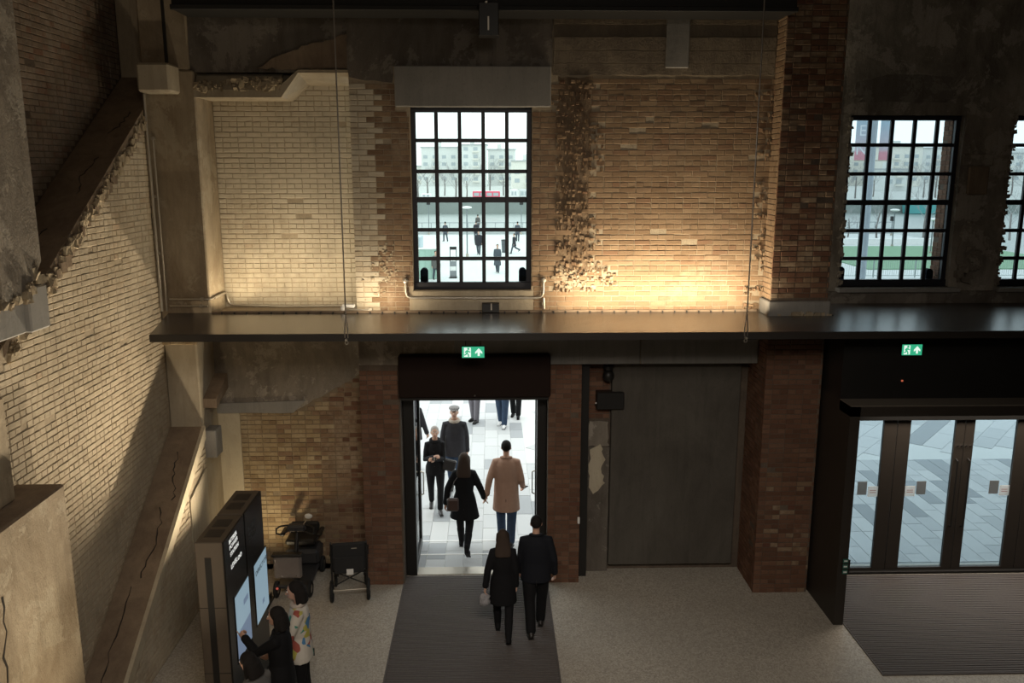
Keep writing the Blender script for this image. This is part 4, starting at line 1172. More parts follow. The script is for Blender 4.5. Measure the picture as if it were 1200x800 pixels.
def watermat():
    m, nt, b = newmat('river_water')
    n = noise(nt, .35, 5, .6, pos(nt, (.25, 1, 1)))
    nt.links.new(mix(nt, n, (.20,.235,.225), (.27,.30,.285)), b.inputs['Base Color'])
    b.inputs['Roughness'].default_value = .35
    bump(nt, b, n, .3, .3)
    return m
tag(MB().box(-120, 260, 86, 212, -4.4, -4.0).build('river', watermat()), kind=S)
tag(MB().box(-120, 260, 199, 204, -4.2, -1.4).build('embankment', plain('river_wall', (.24,.27,.255), .8, 0, .15, .2)), kind=S)
tag(MB().box(-160, 330, 204, 600, -4.5, -1.5).build('far_bank', plain('far_bank_ground', (.45,.46,.44), .8)), kind=S)
PARAPET = plain('parapet_stone', (.40,.42,.42), .8)
mb = MB().box(-14, 40, 84.4, 85, -.03, .55)
pr = tag(mb.build('parapet', PARAPET), 'low grey parapet wall along the riverside promenade', 'wall')
rb = MB()
for k in range(60): rb.box(-14+.9*k, -13.95+.9*k, 84.6, 84.66, .55, 1.1)
rb.box(-14, 40, 84.58, 84.68, 1.08, 1.14)
tag(rb.build('railing', plain('grey_railing', (.25,.27,.28), .5), pr), kind='stuff')

# buildings across the water
M['facade'] = plain('hazed_pale_facade', (.66,.67,.65), .8, 0, .04, .05)  # far facades are paled in colour to stand in for haze
M['facade2'] = plain('hazed_cream_facade', (.70,.68,.62), .8, 0, .04, .05)
M['far_glass'] = plain('hazed_far_glass', (.40,.44,.46), .3)  # pane colour lightened to carry the distance haze
def building(px0, px1, py, Y, label, mat='facade', group=None, step=3.2, bay=4.2, depth=14):
    x0, x1 = xat(px0, 215, Y), xat(px1, 215, Y); z1 = zat((px0+px1)/2, py, Y)
    b = tag(MB().box(x0, x1, Y, Y+depth, -1.5, z1).build('apartment_block', M[mat]), label, 'building', group)
    win = MB(); bal = MB(); z = 0.3
    while z + 2.4 < z1:
        x = x0+1.0; k = 0
        while x + 2 < x1:
            win.box(x, x+1.9, Y-.12, Y+.1, z+.6, z+2.1)
            if k % 3 == 1: bal.box(x-.4, x+2.5, Y-1.2, Y, z-.15, z+.5)
            x += bay; k += 1
        z += step
    tag(win.build('window', M['far_glass'], b), kind='stuff')
    tag(bal.build('balcony', M['facade2'], b), kind='stuff')
    MB().box(x0-.4, x1+.4, Y-.5, Y+depth+.4, z1, z1+.5).build('roof', plain('flat_roof_edge', (.42,.44,.44), .7), b)
    MB().box((x0*2+x1)/3, (x0+x1)/2, Y+3, Y+8, z1+.5, z1+2.6).build('roof_cabin', M['facade'], b)
g = 'apartment blocks across the river'
building(494, 540, 173, 395, 'pale apartment block across the river, directly behind the red bus stop trees', 'facade', g)
building(541, 571, 170, 380, 'tallest pale apartment block in the middle of the barred window', 'facade', g)
building(572, 604, 175.5, 400, 'pale apartment block at the bus, right of the tallest block', 'facade', g)
building(468, 505, 195, 430, 'low far building with a long flat roof at the window edge', 'facade2', g)
building(600, 640, 189, 330, 'low cream building behind the white van', 'facade2', g)
building(975, 1030, 178, 390, 'cream apartment block behind the letter banners', 'facade2', g)
building(1032, 1078, 172, 370, 'wide apartment block with dark balconies beside the banner pole', 'facade2', g)
building(1036, 1062, 199, 300, 'low white balconied house in front of the wide apartment block', 'facade', g, 2.9, 3.2)
building(1080, 1140, 174, 395, 'grey apartment block at the brick jamb of the second window', 'facade', g)
building(1165, 1240, 180, 400, 'apartment block seen through the third window', 'facade', g)

# bare winter trees
M['bark'] = plain('winter_bark', (.19,.175,.165), .9)
M['twig'] = plain('winter_twig', (.33,.325,.32), .9)
def tree(px, pyb, Y, h, label, seed, z0=-1.5, spread=.5, n0=6, group=None):
    rng = random.Random(seed)
    base = Vector((xat(px, 220, Y), Y, z0))
    t = tag(MB().tube([base, base+Vector((rng.uniform(-.1,.1), 0, h*.22)), base+Vector((rng.uniform(-.2,.2), .1, h*.5))], [h*.022, h*.018, h*.012], 7).build('bare_tree', M['bark']), label, 'tree', group)
    tw = MB()
    def grow(p, d, L, r, lev):
        q = p + d*L
        tw.add([p+Vector((r,0,0)), p+Vector((-r*.5,r*.8,0)), p+Vector((-r*.5,-r*.8,0)), q+Vector((r*.5,0,0)), q+Vector((-r*.3,r*.4,0)), q+Vector((-r*.3,-r*.4,0))], [(0,1,4,3),(1,2,5,4),(2,0,3,5)])
        if lev == 0: return
        for k in range(3 if lev > 1 else 4):
            e = (d + Vector((rng.uniform(-1,1), rng.uniform(-1,1), rng.uniform(-.25,.7)))*.75).normalized()
            grow(p+d*L*rng.uniform(.45, 1), e, L*rng.uniform(.5,.75), r*.6, lev-1)
    for k in range(n0):
        a = 2*math.pi*k/n0 + rng.uniform(-.4,.4)
        d = Vector((math.cos(a)*spread, math.sin(a)*spread, rng.uniform(.5, 1))).normalized()
        grow(base+Vector((0,0,h*rng.uniform(.22,.5))), d, h*rng.uniform(.24,.34), h*.007, 3)
    tag(tw.build('branches', M['twig'], t), kind='stuff')
gt = 'bare trees on the far bank'
for i, (px, Y, h, lab) in enumerate(((490, 222, 10, 'bare far-bank tree at the outer edge of the barred window'), (501, 216, 11, 'dark bare far-bank tree over the parked white car'),
        (512, 225, 9, 'bare far-bank tree just past the white car'), (521, 217, 10, 'dense bare far-bank tree before the first apartment block'),
        (534, 222, 11, 'tall bare far-bank tree between two apartment blocks'), (547, 226, 9, 'bare far-bank tree just before the red bus'),
        (574, 228, 12, 'bare far-bank tree rising behind the red bus'), (590, 226, 10, 'bare far-bank tree past the rear of the bus'),
        (992, 220, 10, 'bare far-bank tree below the letter banner'), (1003, 228, 11, 'bare far-bank tree beside the banner pole'),
        (1024, 218, 9, 'bare far-bank tree in front of the cream block'), (1066, 220, 11, 'bare far-bank tree in front of the wide block'),
        (1083, 216, 10, 'bare far-bank tree above the teal barge'), (1097, 224, 12, 'tall bare far-bank tree near the brick jamb'),
        (1108, 218, 10, 'bare far-bank tree half behind the brick jamb'), (1186, 220, 12, 'bare far-bank tree in the third window'), (1200, 226, 11, 'bare far-bank tree at the frame edge of the third window'))):
    tree(px, 0, 214+12*(i % 4), h, lab, 100+i, -1.5, .7, 7, gt)
tree(1088, 0, 78, 6.0, 'small bare tree on the near promenade beside the lawn', 301, 0, .8, 6)
tree(998, 0, 80, 3.4, 'low bare shrub tree behind the lawn', 302, 0, 1.2, 8)
tree(1032, 0, 79, 4.6, 'slender bare young tree on the promenade by the pole', 303, 0, .6, 5)
tree(1190, 0, 76, 5.0, 'pale bare tree on the promenade in the third window', 304, 0, .9, 7)

# traffic across the water
def vehicle(name, px0, px1, py0, py1, Y, col, label, cat, wheels=2, roof=None):
    x0, x1 = xat(px0, py1, Y), xat(px1, py1, Y); z1 = zat(px0, py0, Y); z0 = -1.5
    c = plain(name+'_paint', col, .4)
    b = tag(MB().bbox(x0, x1, Y, Y+2.3, z0+.35, z1, .15).build(name, c), label, cat)
    n = max(2, int((x1-x0)/1.5))
    for k in range(n):
        MB().box(x0+.3+(x1-x0-.4)*k/n, x0+(x1-x0-.4)*(k+1)/n, Y-.03, Y+.02, z0+.55+(z1-z0)*.3, z0+.3+(z1-z0)*.72).build('window', M['far_glass'], b)
    for k in (.18, .82): MB().cyl((x0+(x1-x0)*k, Y+.05, z0+.45), .45, .25, 'y', 14).build('wheel', M['rubber'], b)
    if roof: MB().box(x0+.2, x1-.2, Y+.2, Y+2.1, z1, z1+.08).build('roof', plain(name+'_roof', roof, .5), b)
vehicle('bus', 554, 586, 224, 237, 208, (.72,.10,.16), 'red bus on the road across the river', 'bus', roof=(.7,.7,.7))
vehicle('van', 598, 607, 222, 232, 209, (.75,.75,.74), 'white van on the road across the river', 'van')
vehicle('van', 609, 620, 222, 232, 210, (.60,.62,.62), 'grey van at the window frame across the river', 'van')
vehicle('car', 494, 505, 227, 233, 209, (.78,.78,.78), 'white car parked across the river', 'car')
ba = tag(MB().prism([(xat(1064, 235, 196), -3.9), (xat(1106, 235, 196), -3.9), (xat(1108, 235, 196), -1.3), (xat(1062, 235, 196), -1.3)], 'y', 195, 198).build('barge', plain('teal_paint', (.10,.36,.36), .5)), 'teal barge moored against the far river wall', 'boat')
MB().box(xat(1070, 235, 196), xat(1098, 235, 196), 195.5, 197.5, -1.3, -.4).build('cabin', M['white'], ba)

# things on the plaza
def lamp_post(px, pyh, Y, label, head='disc', r=.05):
    x = xat(px, pyh, Y); z = zat(px, pyh, Y)
    p = tag(MB().cyl((x, Y, z/2), r, z, 'z', 10).build('lamp_post', plain('grey_post', (.17,.19,.20), .5)), label, 'lamp post', 'lamp posts on the promenade')
    if head == 'disc': auto_smooth(MB().ball((x, Y, z), (.38, .38, .10), 16, 8).build('lamp_head', M['white'], p))
    else: MB().bbox(x-.18, x+.18, Y-.15, Y+.15, z-.15, z+.3, .03).build('lamp_head', M['black_metal'], p)
    MB().cyl((x, Y, .1), r*2.2, .2, 'z', 12).build('base', M['galv'], p)
lamp_post(547, 243, 63, 'disc-headed lamp post in the middle of the plaza')
lamp_post(502, 238, 84, 'thin lamp post over the green hoarding', 'box', .04)
lamp_post(611, 238, 84, 'thin lamp post by the frame of the first window', 'box', .04)
lamp_post(1049, 246, 70, 'disc-headed lamp post beyond the lawn')
lamp_post(1094, 257, 64, 'disc-headed lamp post near the brick jamb')
lamp_post(1046, 257, 82, 'short dark lamp post on the promenade wall', 'box', .05)
# banner pole
YPB = 30.0
pole = empty('banner_pole', (xat(1018, 235, YPB), YPB, 0), 0, 'tall grey pole carrying two blue and pink banners', 'pole')
px_ = pole.location.x
MB().cyl((0, 0, 5.2), .10, 10.4, 'z', 14).build('pole', plain('blue_grey_post', (.30,.34,.38), .5), pole)
MB().cyl((0, 0, .15), .18, .3, 'z', 14).build('base', M['galv'], pole)
def bannermat():
    m, nt, b = newmat('banner_cloth')
    sx = nt.nodes.new('ShaderNodeSeparateXYZ'); tc = nt.nodes.new('ShaderNodeTexCoord')
    nt.links.new(tc.outputs['Generated'], sx.inputs[0])
    c = ramp(nt, sx.outputs['Z'], [(0, (.55,.24,.29)), (.10, (.55,.27,.32)), (.13, (.48,.40,.45)), (.45, (.33,.42,.50)), (1, (.24,.38,.46))])
    nt.links.new(c, b.inputs['Base Color']); b.inputs['Roughness'].default_value = .8
    return m
bm_ = bannermat()
zb = zat(1010, 188, YPB)
xl0, xl1 = xat(1002.5, 165, YPB)-px_, xat(1017.5, 165, YPB)-px_
bl = MB().box(xl0, xl1, -.012, .012, zb, zb+2.7).build('banner', bm_, pole)
xr0, xr1 = xat(1031, 165, YPB)-px_, xat(1044, 165, YPB)-px_
MB().box(xr0, xr1, -.012, .012, zb, zb+2.7).build('banner', bm_, pole)
for z in (zb, zb+2.7): MB().tube([(xl0, 0, z), (xr1, 0, z)], .02, 8).build('bracket', M['galv'], pole)
pale = plain('banner_print', (.62,.66,.70), .8)
for i, ch in enumerate('OPEN'):
    letters(ch, bl, ((xl0+xl1)/2, -.014, zat(1010, 181, YPB)+(3-i)*.635), (math.pi/2, 0, 0), .52, pale, 'lettering', 'CENTER')
# lawn, fence, hoarding, stand
lw = tag(MB().box(xat(975, 300, 60), 40, 54, 70, -.03, .06).build('lawn', plain('winter_grass', (.20,.33,.21), .9, 0, .2, 3)), kind=S)
fn = empty('fence', (0, 0, 0), 0, 'see-through steel mesh fence along the lawn edge', 'fence')
xf0, xf1 = xat(975, 310, 50), 40
mb = MB(); x = xf0
while x < xf1: mb.box(x, x+.012, 50, 50.012, .1, 1.15); x += .13
tag(mb.build('mesh_bar', plain('fence_green_grey', (.25,.30,.29), .5), fn), kind='stuff')
for z in (.1, 1.13): MB().box(xf0, xf1, 49.99, 50.02, z, z+.03).build('rail', plain('fence_rail', (.27,.31,.30), .5), fn)
x = xf0
while x < xf1: MB().box(x, x+.05, 49.98, 50.03, 0, 1.2).build('post', plain('fence_post', (.25,.29,.28), .5), fn); x += 2.5
tag(MB().box(xat(975, 288, 72), 40, 72, 72.6, -.03, .5).build('bench_wall', M['white']), 'long white bench wall at the back of the lawn', 'wall')
hx0, hx1 = xat(470, 310, 50), xat(512, 310, 50)
ho = tag(MB().box(hx0, hx1, 50, 50.1, 0, zat(500, 292, 50)).build('hoarding', plain('pale_green_board', (.33,.47,.40), .7)), 'pale green hoarding on the plaza with a white cap', 'hoarding')
MB().box(hx0, hx1+.03, 49.95, 50.15, zat(500, 292, 50), zat(500, 292, 50)+.08).build('cap', M['white'], ho)
k = hx0
while k < hx1: MB().box(k, k+.02, 49.985, 50, 0, zat(500, 293, 50)).build('joint', plain('board_joint', (.26,.38,.32), .7), ho); k += .35
cb = tag(MB().box(xat(484, 285, 56), xat(493, 285, 56), 56, 58, 0, zat(490, 278, 56)).build('cabin', plain('pale_blue_cabin', (.42,.50,.54), .6)), 'small blue-grey cabin behind the green hoarding', 'cabin')
MB().box(xat(486, 285, 56), xat(491, 285, 56), 55.97, 56, 1.0, 2.0).build('window', M['far_glass'], cb)
YS = 50.5
stn = tag(MB().box(xat(527, 310, YS), xat(535, 310, YS), YS, YS+.12, 0, zat(531, 306, YS)).build('sign_stand', M['black_metal'] if False else plain('grey_stand', (.22,.23,.24), .5)), 'grey framed notice stand on the plaza', 'sign')
for xx in (527, 534.3): MB().box(xat(xx, 300, YS), xat(xx+.8, 300, YS), YS, YS+.1, zat(531, 306, YS), zat(531, 289, YS)).build('post', M['black_metal'], stn)
MB().box(xat(527, 300, YS), xat(535, 300, YS), YS-.02, YS+.12, zat(531, 292.5, YS), zat(531, 289, YS)).build('header', M['black_metal'], stn)
MB().box(xat(527.5, 314, YS), xat(534.5, 314, YS), YS-.02, YS, zat(531, 317, YS), zat(531, 312, YS)).build('notice', M['white'], stn)
MB().box(xat(526.5, 319, YS), xat(535.5, 319, YS), YS-.2, YS+.3, 0, .06).build('base', M['black_metal'], stn)
bn = tag(MB().zloft([(0, xat(591.5, 295, 66), 66, .22, .22), (.95, xat(591.5, 295, 66), 66, .27, .27)], 14).build('litter_bin', plain('dark_bin', (.10,.11,.12), .5)), 'dark round litter bin on the plaza near the seated person', 'bin')
MB().torus((xat(591.5, 295, 66), 66, .95), .27, .03, 'z', 16, 6).build('rim', M['black_metal'], bn)
# low lamp units standing on the outer sills
def sill_lamp(px, yy, zz, w_, h_, label):
    x = xat(px, 325, yy); pts = [(x-w_, zz), (x+w_, zz), (x+w_, zz+h_-w_)] + [(x+w_*math.cos(a), zz+h_-w_+w_*math.sin(a)) for a in np.linspace(.3, math.pi-.3, 7)] + [(x-w_, zz+h_-w_)]
    s = tag(MB().prism(pts, 'y', yy, yy+.11).build('sill_lamp', plain('blue_black_case', (.012,.014,.02), .95, 0, .1, 6, .05)), label, 'lamp', 'round-topped lamp units on the window sills')
    MB().prism([(x-w_*.7, zz+.02), (x+w_*.7, zz+.02), (x+w_*.7, zz+h_*.6), (x-w_*.7, zz+h_*.6)], 'y', yy-.004, yy).build('front_plate', plain('matt_black', (.008,.008,.009), .95, 0, .1, 6, .05), s)
sill_lamp(497, YB+.22, WZ0, .055, .30, 'dark round-topped lamp unit on the first window sill, door-hoarding side')
sill_lamp(612.5, YB+.22, WZ0, .055, .30, 'dark round-topped lamp unit on the first window sill, pillar side')
sill_lamp(985, YA+.2, VZ0, .055, .30, 'dark round-topped lamp unit at the jagged edge of the second window')
sill_lamp(1089, YA+.2, VZ0, .055, .26, 'dark round-topped lamp unit by the brick jamb of the second window')
# ------------------------------------------------------------------ people
TMP = bpy.data.scenes.new('build_bench')
def evaluated(o):
    TMP.collection.objects.link(o)
    vl = TMP.view_layers[0]; vl.update()
    dg = vl.depsgraph
    me = bpy.data.meshes.new_from_object(o.evaluated_get(dg), depsgraph=dg)
    bpy.data.objects.remove(o)
    return me
def skin_over(mb, voxel, smooth=4, keep=1.0):
    """one continuous surface over overlapping shapes"""
    o = bpy.data.objects.new('shape', mb.mesh('shape', []))
    r = o.modifiers.new('r', 'REMESH'); r.mode = 'VOXEL'; r.voxel_size = voxel
    s = o.modifiers.new('s', 'SMOOTH'); s.factor = 0.5; s.iterations = smooth
    if keep < 1: d = o.modifiers.new('d', 'DECIMATE'); d.ratio = keep
    me = evaluated(o)
    me.materials.clear()
    me.polygons.foreach_set('use_smooth', [True]*len(me.polygons))
    return me
def ik(a, b, l1, l2, pole):
    a, b = Vector(a), Vector(b); d = b - a
    L = min(d.length, (l1+l2)*.995); d.normalize(); b = a + d*L
    c = (l1*l1 - l2*l2 + L*L)/(2*L); h = math.sqrt(max(0, l1*l1 - c*c))
    pl = Vector(pole); pl = (pl - d*pl.dot(d)).normalized()
    return a + d*c + pl*h, b
def person(x, y, head, H, label, legL, legR, armL=(0, 6, 8), armR=(0, 6, 8), handL=None, handR=None, coat=None, hem=.6, flare=.04, trousers=None, shoes=None,
           boots=False, hair='short', hairmat=None, hat=None, collar=None, lean=0.0, look=0.0, nod=0.0, female=False, hi=True, group=None, wide=1.0, hood=None, face=True, skirt_end=None):
    s = H/1.75
    root = empty('person', (x, y, 0), math.radians(head), label, 'person', group)
    Ri = Matrix.Rotation(-math.radians(head), 3, 'Z')
    hz = .93
    J = {}; zmin = 9
    for sd, sx, (a, k, tp) in (('L', -1, legL), ('R', 1, legR)):
        a, k, tp = map(math.radians, (a, k, tp))
        hip = Vector((sx*.092, 0, hz))
        kn = hip + Vector((0, math.sin(a), -math.cos(a)))*.43
        an = kn + Vector((-sx*.015, math.sin(a-k)*.42, -math.cos(a-k)*.42))
        toe = an + Vector((sx*.02, math.cos(tp)*.16, -math.sin(tp)*.16)) + Vector((0, math.sin(tp)*-.05, -.055*math.cos(tp)))
        heel = an + Vector((0, -.05*math.cos(tp), -.06))
        zmin = min(zmin, heel.z-.028, toe.z-.022)
        J['hip'+sd], J['kn'+sd], J['an'+sd], J['toe'+sd], J['heel'+sd] = hip, kn, an, toe, heel
    dz = -zmin
    T = lambda p: Vector((p[0]*s, (p[1] + (lean*(p[2]-hz) if p[2] > hz else 0))*s, (p[2]+dz)*s))
    sw = (.150 if female else .168)*wide
    N = 20 if hi else 10
    def put(mb, pts, rads, n=None, squash=None):
        mb.tube([T(p) for p in pts], [r*s for r in rads], n or (14 if hi else 8), 'round', 0, squash)
    def loft(mb, rings, power=2.0):
        out = []
        for (z, cx, cy, rx, ry) in rings:
            p = T((cx, cy, z)); out.append((p.z, p.x, p.y, rx*s, ry*s))
        mb.zloft(out, N, 0, power)
    # arms
    for sd, sx, (swg, ab, el), tgt in (('L', -1, armL, handL), ('R', 1, armR, handR)):
        sh = Vector((sx*sw, 0, 1.39))
        if tgt is not None:
            w_ = Ri @ (Vector(tgt) - Vector((x, y, 0)))
            w_ = Vector((w_.x/s, w_.y/s, w_.z/s - dz)); w_.y -= lean*(w_.z-hz) if w_.z > hz else 0
            eb, wr = ik(sh, w_, .29, .25, (sx*.6, -.5, -.8))
        else:
            a, b_, e = map(math.radians, (swg, ab, el))
            d1 = Vector((sx*math.sin(b_), math.sin(a)*math.cos(b_), -math.cos(a)*math.cos(b_)))
            d2 = Vector((sx*math.sin(b_*.3), math.sin(a+e), -math.cos(a+e))).normalized()
            eb = sh + d1*.29; wr = eb + d2*.25
        J['sh'+sd], J['eb'+sd], J['wr'+sd] = sh, eb, wr
    hr = Matrix.Rotation(math.radians(look), 3, 'Z') @ Matrix.Rotation(-math.radians(nod), 3, 'X')
    hp = Vector((0, .0, 1.52))
    def HP(p): return T(hp + hr @ (Vector(p) - hp))
    hq = (hr.to_euler())
    def hball(mb, c, r, n=14, m=10):
        t = MB(); t.ball((0, 0, 0), tuple(k*s for k in r), n, m)
        q = HP(c); mb.add([q + hr @ Vector(v) for v in t.v], t.f)
    # the body, one continuous surface
    b = MB()
    loft(b, [(.80, 0, 0, .12, .085), (.88, 0, 0, .155*wide, .105), (.97, 0, 0, (.165 if female else .155)*wide, .11), (1.08, 0, .0, (.125 if female else .145)*wide, .095), (1.2, 0, .0, (.14 if female else .155)*wide, .105),
             (1.32, 0, 0, (.155 if female else .175)*wide, .11), (1.41, 0, -.005, (.13 if female else .155)*wide, .085), (1.46, 0, -.005, .075, .06)])
    b.tube([T((0, -.01, 1.42)), HP((0, .0, 1.50)), HP((0, .01, 1.60))], [.06*s, .052*s, .05*s], 12, 'round')
    hball(b, (0, .012, 1.648), (.074, .09, .102)); hball(b, (0, .045, 1.59), (.054, .058, .052))
    if hi:
        b.tube([HP((0, .095, 1.665)), HP((0, .118, 1.625))], [.010*s, .015*s], 8, 'round')
        for sx in (-1, 1): hball(b, (sx*.076, .0, 1.635), (.012, .022, .032), 8, 6)
    for sd, sx in (('L', -1), ('R', 1)):
        hip, kn, an, toe, heel = (J[k+sd] for k in ('hip', 'kn', 'an', 'toe', 'heel'))
        put(b, [hip, hip.lerp(kn, .4), kn, kn.lerp(an, .3), an], [.085, .078, .054, .055, .036])
        put(b, [heel + Vector((0, 0, .02)), an.lerp(toe, .5) + Vector((0, 0, -.01)), toe + Vector((0, 0, .008))], [.032, .034, .026])
        sh, eb, wr = (J[k+sd] for k in ('sh', 'eb', 'wr'))
        put(b, [Vector((sx*sw*.5, 0, 1.405)), sh, sh.lerp(eb, .5), eb, eb.lerp(wr, .35), wr], [.06, .055, .046, .040, .038, .026])
        d = (wr - eb).normalized()
        n = Vector((-sx, 0, 0)) if abs(d.x) < .8 else Vector((0, 0, -1))
        n = (n - d*n.dot(d)).normalized(); u = d.cross(n)
        if u.dot(Vector((0, 1, .3))) < 0: u = -u
        J['hand'+sd] = wr + d*.08
        if hi:
            for off in (-.022, 0, .022): put(b, [wr + u*off*.6, wr + d*.085 + u*off], [.02, .017], 8)
            for i, (off, L) in enumerate(((.032, .078), (.011, .086), (-.011, .08), (-.031, .062))):
                if tgt_point := (label.find('pointing') >= 0 and sd == 'L' and i > 0): c1, c2 = 1.3, 2.3
                elif label.find('pointing') >= 0 and sd == 'L': c1, c2 = .05, .1
                else: c1, c2 = .35 + .06*i, .85 + .08*i
                p0 = wr + d*.085 + u*off
                p1 = p0 + (d*math.cos(c1) + n*math.sin(c1))*L*.5
                p2 = p1 + (d*math.cos(c2) + n*math.sin(c2))*L*.5
                put(b, [p0 - d*.02, p0, p1, p2], [.011, .0105, .0098, .0085], 6)
            t0 = wr + d*.025 + u*.022
            t1 = t0 + (d*.7 + u*.6 + n*.25).normalized()*.045; t2 = t1 + (d*.9 + u*.15 + n*.35).normalized()*.035
            put(b, [t0, t1, t2], [.014, .012, .0095], 6)
        else:
            put(b, [wr, wr + d*.13], [.032, .026], 8)
    vox = .0088*s if hi else .03
    me = skin_over(b, vox, 3 if hi else 1, .45 if hi else 1); me.materials.append(M['skin'])
    link('body', me, root)
    cv = .0125*s if hi else .03
    # trousers
    if trousers:
        t = MB()
        loft(t, [(.78, 0, 0, .13*wide, .10), (.88, 0, 0, .172*wide, .122), (.97, 0, 0, .175*wide, .125), (1.04, 0, 0, .155*wide, .115)])
        slim = .012 if female else .024
        for sd in 'LR':
            hip, kn, an = J['hip'+sd], J['kn'+sd], J['an'+sd]
            end = an.lerp(kn, .03) if not boots else an.lerp(kn, .5)
            put(t, [hip, hip.lerp(kn, .4), kn, kn.lerp(an, .3), end], [.094, .082+slim, .058+slim, .052+slim, .042+slim*1.2])
        me = skin_over(t, cv, 3, .6 if hi else 1); me.materials.append(trousers); link('trousers', me, root)
    # shoes or boots
    for sd, sx in (('L', -1), ('R', 1)):
        kn, an, toe, heel = (J[k+sd] for k in ('kn', 'an', 'toe', 'heel'))
        m = MB()
        put(m, [heel + Vector((0, -.01, .018)), an.lerp(toe, .45) + Vector((0, 0, -.012)), toe + Vector((0, .02, .004))], [.042, .044, .032], 12)
        put(m, [heel + Vector((0, 0, .02)), an + Vector((0, 0, .03))], [.042, .046], 10)
        if boots: put(m, [an, an.lerp(kn, .3), an.lerp(kn, .58)], [.05, .06, .068], 12)
        me = skin_over(m, cv, 2, .7 if hi else 1); me.materials.append(shoes or M['rubber'])
        sh_ = link('boot' if boots else 'shoe', me, root)
        if hi:
            sl = MB(); a = T(heel); c = T(toe); dirv = (c - a); side = Vector((1, 0, 0))*.036*s
            up = Vector((0, 0, .007*s)); mid = (a+c)/2 - Vector((0, 0, .022*s))
            sl.obox(mid, dirv*.62, side, up); sl.build('sole', M['rubber'], sh_)
    # coat or jacket with its sleeves
    if coat:
        c = MB()
        sp = max(abs(J['knL'].y), abs(J['knR'].y))
        rings = [(1.475, 0, -.005, .078, .07), (1.45, 0, -.005, (.095 if female else .105)*wide, .085), (1.415, 0, -.005, (.135 if female else .15)*wide, .105), (1.36, 0, -.005, (.16 if female else .18)*wide, .12), (1.28, 0, 0, (.172 if female else .195)*wide, .132),
                 (1.18, 0, 0, (.165 if female else .192)*wide, .135), (1.08, 0, 0, (.152 if female else .188)*wide, .13), (.95, 0, 0, (.19 if female else .195)*wide, .145)]
        z = .95
        while z - .1 > hem:
            z -= .1; k = (.95-z)/.4
            rings.append((z, 0, (J['knL'].y+J['knR'].y)*.25*k, (.19+flare*k)*wide, .145+flare*.6*k+sp*.28*k))
        k = (.95-hem)/.4
        if hem < .93: rings.append((hem, 0, (J['knL'].y+J['knR'].y)*.25*k, (.19+flare*k)*wide, .145+flare*.6*k+sp*.28*k))
        loft(c, rings[::-1], 2.1)
        for sd, sx in (('L', -1), ('R', 1)):
            sh, eb, wr = (J[k_+sd] for k_ in ('sh', 'eb', 'wr'))
            put(c, [Vector((sx*sw*.4, 0, 1.405)), sh, sh.lerp(eb, .5), eb, eb.lerp(wr, .4), wr.lerp(eb, .02)], [.068, .070, .063, .057, .053, .046])
        me = skin_over(c, cv, 3, .6 if hi else 1); me.materials.append(coat)
        co = link('coat', me, root)
        if hi:
            for sd in 'LR':
                eb, wr = J['eb'+sd], J['wr'+sd]; d = (wr-eb).normalized()
                q = MB(); put(q, [wr - d*.035, wr - d*.005], [.050, .049], 12); q.build('cuff', coat, co, True)
            q = MB()
            for k in range(14):
                a0 = math.pi*2*k/14
            ring = [T((math.cos(t)*.082, math.sin(t)*.072 - .005, 1.475 + .018*math.sin(-t))) for t in np.linspace(0, 2*math.pi, 17)]
            q.tube(ring, [(.034 if collar else .020)*s]*17, 8); auto_smooth(q.build('collar', collar or coat, co), 70)
            q = MB()
            for z in (.98, 1.08, 1.18, 1.28): 
                if z > hem: q.ball(T((.02, .135, z)), .010*s, 8, 6)
            tag(q.build('button', M['rubber'], co), kind='stuff')
            q = MB()
            if hem < .9: q.obox(T((0, -.142-flare*.3, (hem+.95)/2-.06)), (.004*s, 0, 0), (0, .01*s, 0), (0, 0, (.95-hem)*.30*s)); q.build('back_vent', M['rubber'], co)
    # hair, hat
    hm = hairmat or M['rubber']
    h = MB()
    hball(h, (0, -.012, 1.672), (.083, .098, .096), 16, 10)
    if hair in ('long', 'bob'):
        lo = 1.36 if hair == 'long' else 1.53
        hball(h, (0, -.045, 1.62), (.088, .07, .10), 14, 10)
        pts = [(1.66, .090, .075, -.03), (1.58, .104, .068, -.05), (1.50, .118, .058, -.07)] + ([(1.42, .125, .05, -.095), (lo, .115, .042, -.11)] if hair == 'long' else [(lo-.02, .09, .04, -.06)])
        loft(h, [(z, 0, cy, rx, ry) for (z, rx, ry, cy) in pts][::-1])
        for sx in (-1, 1): put(h, [(sx*.078, .015, 1.68), (sx*.086, .01, 1.6), (sx*.09, 0, 1.5)], [.022, .022, .018], 8)
    if hair == 'bun': hball(h, (0, -.1, 1.70), (.045, .045, .045), 10, 8)
    if hair != 'bald':
        me = skin_over(h, .011*s if hi else .03, 3, .6 if hi else 1); me.materials.append(hm); link('hair', me, root)
    if hat:
        q = MB(); hball(q, (0, .005, 1.725), (.108, .125, .045), 20, 8); hball(q, (0, .105, 1.705), (.075, .055, .014), 16, 6); hball(q, (0, 0, 1.70), (.092, .108, .035), 18, 8)
        me = skin_over(q, .009*s, 3); me.materials.append(hat); link('flat_cap', me, root)
